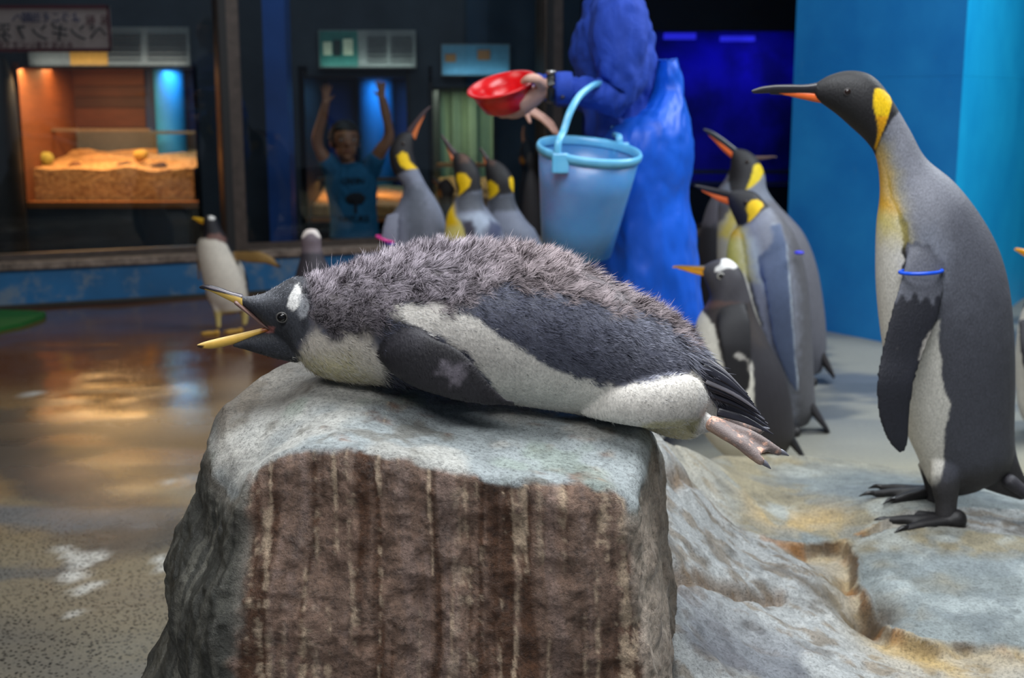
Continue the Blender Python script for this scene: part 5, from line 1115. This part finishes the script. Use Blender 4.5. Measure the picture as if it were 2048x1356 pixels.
isthin = sstep(1120, 1160, tP[:, 0])*(1-sstep(1270, 1300, tP[:, 0]))*(1-sstep(560, 580, tP[:, 1]-(tP[:, 0]-1150)*0.5))
def col_fluff(P, fld, rg, n):
    v = (1+0.28*fld[:, 1]+0.14*rg.normal(size=n))[:, None]
    warm = sstep(850, 1100, P[:, 0])[:, None]
    a = np.array(S(98, 92, 98))*(1-warm)+np.array(S(102, 93, 95))*warm; b = np.array(S(178, 168, 176))*(1-warm)+np.array(S(174, 160, 162))*warm
    wk = (sstep(775, 830, P[:, 0])*(1-sstep(930, 1000, P[:, 0]))*sstep(590, 625, P[:, 1]-fld[:, 2]*12))[:, None]
    b = b*(1-wk)+np.array(S(206, 194, 196))*wk; a = a*(1-wk)+np.array(S(150, 138, 140))*wk
    dk = (sstep(560, 640, P[:, 1])*(1-sstep(720, 790, P[:, 0])))[:, None]*0.55; a = a*(1-dk)+np.array(S(58, 54, 56))*dk; b = b*(1-dk)+np.array(S(104, 98, 98))*dk
    return np.stack([a*v, b*v], 1)
strands('down', in_fluff*(1-0.85*isthin), 112000, lambda P, f: 0.012+0.011*(1-sstep(470, 620, P[:, 1]-np.maximum(P[:, 0]-1100, 0)*.45))+0.004*f, 0.42, 0.00034, col_fluff, 0.75, 0.9, 3, seed=3)
strands('down_wisp', in_fluff*(tcen[:, 2] > 0.9)*(1-isthin), 1500, lambda P, f: 0.026+0.006*f, 0.85, 0.00028, col_fluff, 0.6, 1.1, 4, seed=5)
def col_sleek(P, fld, rg, n):
    v = (1+0.25*fld[:, 1]+0.30*rg.normal(size=n))[:, None]; hi = (sstep(1130, 1300, P[:, 0])*sstep(600, 700, P[:, 1]-fld[:, 0]*25))[:, None]*0.8
    a = np.array(S(60, 62, 76)); b = np.array(S(126, 128, 146))*(1-hi)+np.array(S(168, 169, 182))*hi
    return np.stack([np.broadcast_to(a, (n, 3))*v, b*v], 1)
sleek = ((1-in_fluff)*(1-whiteband)*(1-chestm)*(tP[:, 0] > 760)*(~tflip)*(1-(1-sstep(-4, 4, poly_sd(rump_w, tP)))))
strands('back_feather', sleek, 52000, lambda P, f: 0.0095+0.0*f, 0.20, 0.00036, col_sleek, 0.28, 0.35, 2, back=(1, 0, -0.35), seed=7)
def col_white(P, fld, rg, n):
    v = (1+0.06*rg.normal(size=n))[:, None]; k = (sstep(590, 640, P[:, 0]*0+P[:, 1])*0)[:, None]
    ch = (1-sstep(760, 800, P[:, 0]))[:, None]
    a = np.array(S(238, 233, 226)); b = np.array(S(252, 249, 244))*(1-ch)+np.array(S(232, 222, 204))*ch
    return np.stack([np.broadcast_to(a, (n, 3))*v, b*v], 1)
strands('flank_feather', (np.maximum(whiteband, np.maximum(chestm, 1-sstep(-5, 5, poly_sd(rump_w, tP)))))*(~tflip), 30000, lambda P, f: 0.0065+0.005*(1-sstep(860, 960, P[:, 0])), 0.2, 0.00034, col_white, 0.22, 0.3, 2, back=(1, 0, -0.3), seed=9)
rumpm = (1-sstep(-4, 6, poly_sd([(1350, 650), (1420, 680), (1462, 770), (1452, 800), (1425, 800), (1398, 745), (1370, 720)], tP)))
strands('rump_feather', rumpm*(~tflip), 5000, lambda P, f: 0.022+0.004*f, 0.16, 0.00055, col_sleek, 0.22, 0.3, 3, back=(0.75, 0, -0.65), seed=17)
def col_head(P, fld, rg, n):
    v = (1+0.3*rg.normal(size=n))[:, None]; bl = (1-sstep(-2, 2, poly_sd(blaze, P)+fld[:, 0]*3))[:, None]
    fo = ((1-sstep(560, 600, P[:, 0]))*(1-sstep(590, 625, P[:, 1])))[:, None]; a = np.array(S(48, 49, 55)); b = (np.array(S(112, 114, 122))*(1-fo)+np.array(S(190, 192, 202))*fo)*(1-bl)+np.array(S(250, 248, 244))*bl; a = np.broadcast_to(a, (n, 3))*(1-bl)+np.array(S(210, 208, 204))*bl
    return np.stack([a*v, b*v], 1)
headm = (tP[:, 0] < 620)*(tP[:, 0] > 500)*(1-chestm)*(1-in_fluff)*(np.hypot(tP[:, 0]-564, tP[:, 1]-635) > 13)*(~((tP[:, 0] < 556) & (tP[:, 1] > 636) & (tP[:, 1] < 678)))
strands('head_feather', headm.astype(float), 16000, lambda P, f: 0.005+0*f, 0.16, 0.0003, col_head, 0.12, 0.25, 2, back=(1, 0, 0.05), seed=11)
def col_flip(P, fld, rg, n):
    v = (1+0.3*rg.normal(size=n))[:, None]; g_ = (1-sstep(-8, 10, poly_sd([(885, 722), (930, 728), (925, 760), (900, 770), (880, 745)], P)+fld[:, 0]*14))[:, None]
    b = np.array(S(62, 58, 64))*(1-g_)+np.array(S(150, 144, 154))*g_
    return np.stack([np.broadcast_to(np.array(S(32, 31, 35)), (n, 3))*v, b*v], 1)
strands('flipper_feather', tflip.astype(float), 9000, lambda P, f: 0.006+0*f, 0.13, 0.0003, col_flip, 0.15, 0.25, 2, back=(1, 0, -0.6), seed=13)
# ================================================================== PEOPLE
def skin_mat(name, col):
    g = G(name); f = g.noise(60, 3, g.coord()); g.set(color=g.ramp(f, [(0.3, tuple(c*.88 for c in col)), (0.7, col)]), rough=0.5, sss=0.08); g.b.inputs['Subsurface Radius'].default_value = (.02, .008, .005); return g.m
def cloth_mat(name, col, rough=0.7, fold=14, amp=0.35, spec=0.3, var=.14):
    g = G(name); f = g.noise(fold, 4, g.coord((1, 1, 0.6)), .55, .5); wv = g.noise(500, 2, g.coord())
    g.set(color=g.mix(1.0, g.ramp(f, [(0.3, tuple(c*(1-var) for c in col)), (0.7, tuple(min(1, c*(1+var)) for c in col))]), g.ramp(wv, [(0.3, .85), (.7, 1.0)]), 'MULTIPLY'), rough=rough, spec=spec); g.bump(f, amp, .03); return g.m
def wrinkle(V, Fc, amp, sc, seed=0, st=(1, 1, .6)):
    V = np.array(V, float); c = V.mean(0); tri = np.array([f[:3] for f in Fc]); n = np.zeros_like(V)
    fn = np.cross(V[tri[:, 1]]-V[tri[:, 0]], V[tri[:, 2]]-V[tri[:, 0]])
    for k in range(3): np.add.at(n, tri[:, k], fn)
    n /= np.maximum(np.linalg.norm(n, axis=1)[:, None], 1e-12)
    q = V*sc*np.array(st)+seed; r = 1-np.abs(fbm(q+0.4*fbm(q*.5, 2)[:, None], 3))*1.6
    return V+n*(amp*r)[:, None]
def head_parts(c, fwd, r):
    """skull, jaw, nose, ears, neck as shells; fwd unit vector in xy"""
    c = Vector(c); f = Vector(fwd).normalized(); s = Vector((-f.y, f.x, 0)); up = Vector((0, 0, 1))
    R = Matrix((f, s, up)).transposed()
    P = lambda a, b, d: c+f*a*r+s*b*r+up*d*r
    sh = [(*ellipsoid(c+up*.12*r, (r*1.0, r*.82, r*.98), 28, 18, R), 'h'), (*ellipsoid(P(.22, 0, -.55), (r*.68, r*.62, r*.62), 24, 14, R), 'h'), (*ellipsoid(P(.98, 0, -.22), (r*.2, r*.13, r*.2), 12, 8, R), 'h'), (*ellipsoid(P(.9, 0, -.02), (r*.12, r*.09, r*.28), 12, 8, R), 'h'), (*ellipsoid(P(.62, 0, -1.0), (r*.28, r*.26, r*.18), 14, 10, R), 'h')]
    for b in (-1, 1): sh.append((*ellipsoid(P(-.08, b*.84, -.18), (r*.2, r*.08, r*.28), 12, 8, R), 'h'))
    return sh, P, R
def face_bits(root, body, P, R, r, tilt=0):
    for b in (-1, 1):
        q = P(.86, b*.34, .06); V, Fc = ellipsoid(q, (r*.1, r*.15, r*.09), 14, 10, R); e = mesh_obj('eye', V, Fc, plain('eye_white', S(200, 196, 190), .2), root)
        V, Fc = ellipsoid(P(.93, b*.34, .06), (r*.04, r*.065, r*.07), 12, 8, R); mesh_obj('iris', V, Fc, plain('iris_dark', S(20, 14, 12), .1), e)
        V, Fc = tube([P(.90, b*.18, .26), P(.92, b*.36, .31), P(.82, b*.54, .26)], r*.035, 8, 3); mesh_obj('eyebrow', V, Fc, plain('hair_black', S(18, 15, 14), .6), root)
    V, Fc = tube([P(.84, -.24, -.62), P(.93, 0, -.60), P(.84, .24, -.62)], [r*.03, r*.06, r*.03], 10, 3); mesh_obj('mouth', V, Fc, plain('lip', S(150, 84, 76), .5), root)
def hair_cap(root, c, P, R, r, long=0.0):
    V, Fc = ellipsoid(P(-.10, 0, .22), (r*1.06, r*.94, r*1.02), 36, 24, R); V = np.array(V)
    loc = np.array([R.transposed()@(Vector(v)-Vector(c)) for v in V])/r
    cut = (loc[:, 0] > .55) & (loc[:, 2] < .55)
    V = V+0.04*r*fbm(V*60, 3)[:, None]*np.array([1, 1, 1])
    keep = [f for f in Fc if not any(cut[i] for i in f) and min(loc[i, 2] for i in f) > -.55]
    mb = mesh_obj('hair', V, keep, plain('hair_black', S(18, 15, 14), .6), root); m = mb.modifiers.new('s', 'SOLIDIFY'); m.thickness = r*.08; return mb
def hand(wrist, fdir, ndir, L, curls, spread=.16, thumb=(.7, .5), side=1, tp=None):
    """palm + four unequal fingers + thumb as shells. fdir: finger direction, ndir: palm normal (palm faces ndir)"""
    w_ = np.array(wrist, float); f = np.array(fdir, float); f /= np.linalg.norm(f); n = np.array(ndir, float); n -= f*(n@f); n /= np.linalg.norm(n); s = np.cross(n, f)*side
    sh = []; pl = L*.52; pw = L*.21
    sh.append((*tube([w_-f*L*.12, w_+f*pl*.25, w_+f*pl*.7, w_+f*pl], [(pw*.62, L*.085), (pw*.85, L*.095), (pw, L*.085), (pw*.9, L*.07)], 18, 4, 1, n), 'hand'))
    lens = (.44, .50, .46, .36)
    for k in range(4):
        o = (k-1.5)/1.5; base = w_+f*pl*.92+s*(-o)*pw*.74; d = f+s*(-o)*spread; d /= np.linalg.norm(d)
        c = curls[k]; p = base-d*L*.06; pts = [p, base]; ang = 0.0; q = base
        for j, fr in enumerate((.45, .32, .23)):
            ang += c*(.75, .95, .7)[j]; dd = d*math.cos(ang)+n*math.sin(ang); q = q+dd*L*lens[k]*fr; pts.append(q)
        r0 = L*.052*(1 if k < 3 else .86); sh.append((*tube(pts, [r0*1.05, r0*1.08, r0, r0*.92, r0*.74], 12, 4), 'hand'))
    if tp is not None:
        sh.append((*tube(tp, [L*.10, L*.085, L*.07, L*.052], 12, 4), 'hand')); return sh
    b = w_+f*pl*.22+s*pw*.72; d = f*math.cos(thumb[0])+s*math.sin(thumb[0])+n*thumb[1]*.6; d /= np.linalg.norm(d)
    d2 = d+n*thumb[1]*.5+f*.35; d2 /= np.linalg.norm(d2)
    sh.append((*tube([b-d*L*.08, b+d*L*.10, b+d*L*.24, b+d*L*.24+d2*L*.15], [L*.075, L*.072, L*.058, L*.042], 12, 4), 'hand'))
    return sh

# ---------------------------------------------------------------- the keeper
Yp = 4.25
skinK = skin_mat('skin_light', S(214, 168, 150))
kp = empty('person', (PY(1290, 400, Yp).x, Yp, 0.0), 'keeper in blue work jacket and blue apron holding out a red bowl', 'person')
def P_(px, py, Y): return np.array(PY(px, py, Y))
wr = P_(1096, 176, 3.94); el = P_(1238, 192, 4.02); shd = P_(1238, 40, 4.03)
wr2 = P_(1080, 170, 4.43); el2 = P_(1185, 196, 4.51); shd2 = P_(1225, 40, 4.48)
hc = P_(1205, -150, Yp)
hs, Pk, Rk = head_parts(hc, (-1, -.05, 0), .115)
sh = list(hs)
sh.append((*tube([hc+np.array((.02, 0, -.03)), hc+np.array((.05, 0, -.16)), P_(1232, 0, Yp)], [.062, .063, .085], 18, 4), 'b'))
sh.append((*body2d([(1190, 0, 1280, 0, 1.2), (1175, 60, 1290, 60, 1.2), (1180, 150, 1295, 150, 1.2), (1190, 230, 1296, 230, 1.2), (1205, 300, 1320, 300, 1.1)], Yp, 5, 28), 'b'))
for w_, e_, s_ in ((wr, el, shd), (wr2, el2, shd2)): sh.append((*tube([s_, (s_+e_)/2, e_, (e_+w_)/2, w_], [.052, .045, .036, .031, .031], 16, 4), 'b'))
lx = PY(1285, 400, Yp).x
for dy in (-.08, .08):
    sh.append((*tube([P_(1275, 290, Yp)+np.array((0, dy, 0)), np.array((lx, Yp+dy, .5)), np.array((lx+.01, Yp+dy, .09))], [.08, .065, .05], 16, 4), 'b'))
sh += hand(wr+np.array((-.004, -.004, .002)), (-.78, -.10, -.62), (-.45, .62, .62), .19, (.30, .32, .34, .4), .10, (.15, 1.5), 1, [P_(1086, 172, 3.92), P_(1072, 158, 3.865), P_(1057, 157, 3.855), P_(1046, 164, 3.875)])
sh += hand(P_(1048, 214, 4.32), (.80, -.25, -.45), (-.3, .2, -.8), .160, (.15, .2, .25, .3), .22, (.9, .4), 1)
sh.append((*tube([wr2, P_(1060, 186, 4.42), P_(1048, 208, 4.34)], [.033, .031, .029], 14, 4), 'b'))
V, Fc, _ = fuse(sh, .0045, 3); body = mesh_obj('body', V, Fc, skinK, kp)
face_bits(kp, body, Pk, Rk, .115); hair_cap(kp, hc, Pk, Rk, .115)
jk = cloth_mat('blue_work_jacket', S(38, 72, 176), .75, 16, .4)
V, Fc = body2d([(1192, -40, 1264, -40, 1.0), (1176, -10, 1288, 0, 1.5), (1156, 35, 1304, 42, 1.35), (1140, 85, 1314, 88, 1.25), (1142, 130, 1317, 132, 1.2), (1156, 180, 1310, 180, 1.2), (1164, 225, 1302, 220, 1.15), (1168, 272, 1306, 268, 1.15)], Yp, 8, 80, (.2, .1))
V = wrinkle(V, Fc, .012, 14, 3, (1.2, 1, .8)); mesh_obj('jacket', V, Fc, jk, kp)
slv = lambda P, R, sd: (lambda q: mesh_obj('sleeve', wrinkle(q[0], q[1], .010, 20, sd, (1.1, 1, .4)), q[1], jk, kp))(tube(P, R, 48, 12, 1.1, (0, 1, 0)))
mid = shd*.5+el*.5
slv([shd+np.array((.01, .06, .05)), shd+np.array((0, 0, .005)), mid+np.array((.004, -.01, 0)), el+np.array((.006, 0, .028)), el+np.array((-.02, -.004, -.004)), el*.55+wr*.45, wr+np.array((.034, 0, 0))], [.08, .092, .086, .072, .062, .05, .043], 5)
slv([shd2, shd2*.5+el2*.5, el2, el2*.5+wr2*.5, wr2], [.09, .085, .068, .056, .044], 9)
V, Fc = tube([wr+np.array((.074, 0, .001)), wr+np.array((.055, 0, .001)), wr+np.array((.024, 0, 0))], [.048, .050, .0485], 24, 2, 1.1, (0, 1, 0), (.02, .02)); cuff = mesh_obj('cuff', V, Fc, jk, kp)
V, Fc = ellipsoid(P_(1125, 195, 3.89), (.0075, .005, .0075), 12, 8); mesh_obj('button', V, Fc, plain('button_dark', S(20, 26, 60), .4), cuff)
# watch
wc = P_(1101, 176, 3.945)
pts = [wc+np.array((.0, math.cos(a)*.044, math.sin(a)*.043)) for a in np.linspace(0, 2*PI, 25)]
V, Fc = tube(pts, [(.012, .0045)]*25, 10, 1, 1, (0, 0, 1)); wt = mesh_obj('watch', V, Fc, plain('watch_black', S(24, 26, 26), .35), kp)
V, Fc = tube([wc+np.array((.002, -.012, .042)), wc+np.array((.002, -.012, .052))], .017, 20, 1, 1, (0, 1, 0), (.1, .1)); mesh_obj('watch_case', V, Fc, plain('watch_steel', S(150, 150, 150), .25, .8), wt)
# apron
ap = cloth_mat('blue_vinyl_apron', S(14, 92, 214), .48, 7, .25, .4)
ast = [(1312, 118, 1357, 114, 1.8), (1306, 150, 1364, 148, 1.6), (1300, 180, 1368, 176, 1.4), (1268, 215, 1374, 204, 1.3), (1205, 244, 1381, 234, 1.15), (1172, 280, 1388, 272, 1.1), (1172, 345, 1386, 340, 1.1), (1176, 400, 1381, 400, 1.1), (1180, 480, 1394, 480, 1.08), (1184, 560, 1402, 560, 1.05), (1190, 640, 1408, 640, 1.05), (1196, 740, 1414, 740, 1.05), (1200, 800, 1416, 800, 1.05)]
V, Fc = body2d(ast, Yp, 8, 110, (.02, .02)); V = np.array(V)
cx = PY(1285, 400, Yp).x; a_ = np.arctan2(V[:, 1]-Yp, V[:, 0]-cx); hgt = np.clip((1.05-V[:, 2])/.7, 0, 1)
fold = (.004+.014*hgt)*fbm(np.column_stack([np.cos(a_)*3.2, np.sin(a_)*3.2, V[:, 2]*.8]), 3)
V[:, 0] += np.cos(a_)*fold; V[:, 1] += np.sin(a_)*fold; V = wrinkle(V, Fc, .007, 7, 8, (1, 1, .7)); V = wrinkle(V, Fc, .006, 16, 21, (1.3, 1, .5)); mesh_obj('apron', V, Fc, ap, kp)
bootm = plain('boot_white', S(200, 204, 206), .4)
for dy in (-.09, .09):
    V, Fc = tube([(lx, Yp+dy, .36), (lx+.005, Yp+dy, .2), (lx, Yp+dy, .06)], [.088, .078, .072], 20, 4, 1, (0, 1, 0), (.05, .2)); V2, F2 = ellipsoid((lx-.07, Yp+dy, .055), (.16, .062, .055), 20, 12)
    V, Fc, _ = fuse([(V, Fc, 'b'), (V2, F2, 'b')], .007, 3); V[:, 2] = np.maximum(V[:, 2], 0.0); mesh_obj('boot', V, Fc, bootm, kp)
# ---- red bowl
def lathe(prof, n=64):
    V = []; Fc = []
    for r, z in prof:
        for j in range(n): a = 2*PI*j/n; V.append((r*math.cos(a), r*math.sin(a), z))
    for i in range(len(prof)-1):
        for j in range(n): Fc.append((i*n+j, i*n+(j+1) % n, (i+1)*n+(j+1) % n, (i+1)*n+j))
    return np.array(V), Fc
bc = np.array(P_(1004, 172, 3.95))
prof = [(0.001, -.077), (.056, -.077), (.072, -.067), (.089, -.031), (.098, -.003), (.108, 0), (.1115, .004), (.1095, .008), (.0965, .007), (.084, -.027), (.067, -.060), (.052, -.069), (.001, -.069)]
V, Fc = lathe(prof); Rb = Matrix.Rotation(math.radians(-14), 3, 'Y')@Matrix.Rotation(math.radians(18), 3, 'X')
V = np.array([Rb@Vector(v) for v in V])+bc
redm = G('red_plastic'); f = redm.noise(25, 3, redm.coord()); redm.set(color=redm.ramp(f, [(.3, S(206, 16, 24)), (.7, S(232, 28, 34))]), rough=.25)
o = mesh_obj('bowl', V, Fc, redm.m, None, True, origin=tuple(bc)); tag(o, 'red plastic bowl held out in the keeper\'s hand', 'bowl')
# ---- blue bucket on the keeper's forearm
Yq = 3.86; bc = np.array(P_(1179, 297, Yq)); bk_ = empty('bucket', tuple(bc), 'light blue plastic bucket hanging from the keeper\'s forearm', 'bucket')
rt = 104*Yq/2500; ht = .334; rb_ = 71*Yq/2500
Rq = Matrix.Rotation(math.radians(6.0), 3, 'Y')@Matrix.Rotation(math.radians(9.5), 3, 'X')
def place(V, c=bc, R=Rq): return np.array([R@Vector(v) for v in V])+c
bm_ = G('translucent_blue_plastic'); f = bm_.noise(6, 3, bm_.coord()); bm_.set(color=bm_.ramp(f, [(.3, S(62, 128, 190)), (.7, S(80, 148, 204))]), rough=.32, sss=0.12)
prof = [(.001, -ht), (rb_*.9, -ht), (rb_, -ht+.006), (rb_+.3*(rt-rb_), -ht*.68), (rb_+.62*(rt-rb_), -ht*.36), (rt*.965, -.02), (rt*.955, -.02), (rt*.60+rb_*.39, -ht*.36), (rb_*.97, -ht+.012), (.001, -ht+.01)]
V, Fc = lathe(prof, 72); mesh_obj('pail', place(V), Fc, bm_.m, bk_)
rimm = G('pale_blue_rim'); f = rimm.noise(20, 2, rimm.coord()); rimm.set(color=rimm.ramp(f, [(.3, S(96, 180, 226)), (.7, S(116, 194, 234))]), rough=.3)
prof = [(rt*.93, -.020), (rt*.97, -.025), (rt*1.01, -.015), (rt*1.02, -.004), (rt*.99, .005), (rt*.95, .001), (rt*.93, -.010), (rt*.93, -.020)]
V, Fc = lathe(prof, 72); mesh_obj('rim', place(V), Fc, rimm.m, bk_)
ear1 = np.array(Rq@Vector((-rt*.62, -rt*.80, -.005)))+bc; ear2 = np.array(Rq@Vector((rt*.62, rt*.80, -.005)))+bc
topp = P_(1196, 168, 3.94)
hp = [ear1+np.array((0, -.005, -.025)), ear1+np.array((.001, -.005, .037)), P_(1127, 262, 3.765), P_(1141, 222, 3.79), P_(1163, 188, 3.85), topp, P_(1216, 186, 4.09), P_(1226, 230, 4.14), P_(1230, 268, 4.10), ear2+np.array((0, .005, .025)), ear2+np.array((0, .005, -.025))]
V, Fc = tube(hp, [(.011, .0075)]*len(hp), 14, 6, 1, (0, 1, .2)); mesh_obj('handle', V, Fc, rimm.m, bk_)
for e_, sg in ((ear1, -1), (ear2, 1)):
    er = MB().box((e_[0]+.008, e_[1]+sg*.007, e_[2]-.022), (.05, .017, .06)); er.obj('handle_ear', rimm.m, bk_, bevel=.005)

# ---------------------------------------------------------------- the child behind the glass
Yd = 8.25
skinC = skin_mat('skin_child', S(176, 120, 88))
ch = empty('person', (PY(704, 500, Yd).x, Yd, 0.01), 'child in blue t-shirt with both arms raised behind the glass', 'person')
hc = P_(690, 284, Yd); hs, Pc, Rc = head_parts(hc+np.array((0, 0, .01)), (.32, -1, 0), .108)
sh = list(hs)
sh.append((*tube([P_(690, 300, Yd), P_(698, 335, Yd), P_(702, 360, Yd)], [.05, .048, .07], 16, 4), 'b'))
sh.append((*body2d([(664, 345, 740, 345, .6), (655, 380, 752, 380, .65), (664, 440, 750, 440, .65), (666, 480, 752, 480, .65), (672, 520, 750, 520, .65)], Yd, 5, 28), 'b'))
armL = [P_(668, 342, Yd), P_(646, 312, Yd-.06), P_(634, 280, Yd-.08), P_(645, 235, Yd-.12), P_(652, 206, Yd-.14)]
armR = [P_(738, 342, Yd), P_(762, 300, Yd-.06), P_(778, 272, Yd-.08), P_(772, 230, Yd-.12), P_(764, 196, Yd-.14)]
for a in (armL, armR): sh.append((*tube(a, [.05, .042, .036, .031, .024], 16, 4), 'b'))
sh += hand(armL[-1], (.05, 0, 1), (0, -1, 0), .125, (.1, .1, .12, .15), .30, (.8, .1), -1)
sh += hand(armR[-1], (-.05, 0, 1), (0, -1, 0), .125, (.1, .1, .12, .15), .30, (.8, .1), 1)
for dx in (-.065, .065):
    x = PY(708, 500, Yd).x+dx; sh.append((*tube([(x, Yd, .40), (x, Yd-.01, .22), (x, Yd, .06)], [.06, .048, .035], 14, 4), 'b')); sh.append((*ellipsoid((x, Yd-.04, .045), (.036, .09, .035), 14, 10), 'b'))
V, Fc, _ = fuse(sh, .006, 3); V[:, 2] = np.maximum(V[:, 2], 0.01); b_ = mesh_obj('body', V, Fc, skinC, ch); face_bits(ch, b_, Pc, Rc, .108); hair_cap(ch, hc+np.array((0, 0, .01)), Pc, Rc, .108)
tee = cloth_mat('blue_tshirt', S(40, 108, 150), .8, 12, .3)
sh = [(*body2d([(672, 328, 732, 328, .7), (654, 342, 748, 342, .72), (652, 375, 754, 375, .76), (660, 420, 752, 420, .78), (662, 455, 756, 455, .8), (660, 474, 758, 474, .82)], Yd, 6, 40, (.15, .05)), 't')]
for a, k in ((armL, -1), (armR, 1)): sh.append((*tube([a[0]+np.array((-k*.03, 0, -.02)), a[0], a[0]*.45+a[1]*.55], [.075, .07, .06], 20, 4), 't'))
V, Fc, _ = fuse(sh, .007, 3); V = wrinkle(V, Fc, .006, 14, 6); ts = mesh_obj('t_shirt', V, Fc, tee, ch)
ymin = V[:, 1].min(); prn = plain('shirt_print', S(16, 24, 34), .8)
def print_y(x, z):                                     # front surface of the shirt
    d = np.hypot(V[:, 0]-x, V[:, 2]-z); m = d < .03
    return (V[m, 1].min() if m.any() else ymin)-.004
for txt, px_, py_, wd in (('GREEN', 708, 362, .13), ('NATURE', 710, 438, .20)):
    x0 = PY(px_, py_, Yd-.1); n_ = len(txt)
    for i, chh in enumerate(txt):
        xx = x0.x+wd*((i+.5)/n_-.5); text_mesh('print_letter', chh, .058, prn, ts, (xx, print_y(xx, x0.z), x0.z))
tp = PY(712, 400, Yd-.1)
V2 = []; mbp = MB(); yq = print_y(tp.x, tp.z)
Vt, Ft = ellipsoid((tp.x, yq, tp.z+.01), (.065, .006, .04), 24, 10); Vt = np.array(Vt); Vt[:, [0, 2]] += .008*fbm(Vt*70, 2)[:, None]; mesh_obj('print_crown', Vt, Ft, prn, ts)
MB().box((tp.x, yq, tp.z-.055), (.018, .008, .06)).obj('print_trunk', prn, ts)
sm_ = cloth_mat('dark_shorts', S(24, 26, 32), .8)
sh = [(*body2d([(660, 470, 758, 470, .7), (662, 500, 756, 500, .7), (668, 520, 750, 520, .7)], Yd, 5, 28, (.05, .1)), 's')]
V, Fc, _ = fuse(sh, .008, 2); mesh_obj('shorts', V, Fc, sm_, ch)
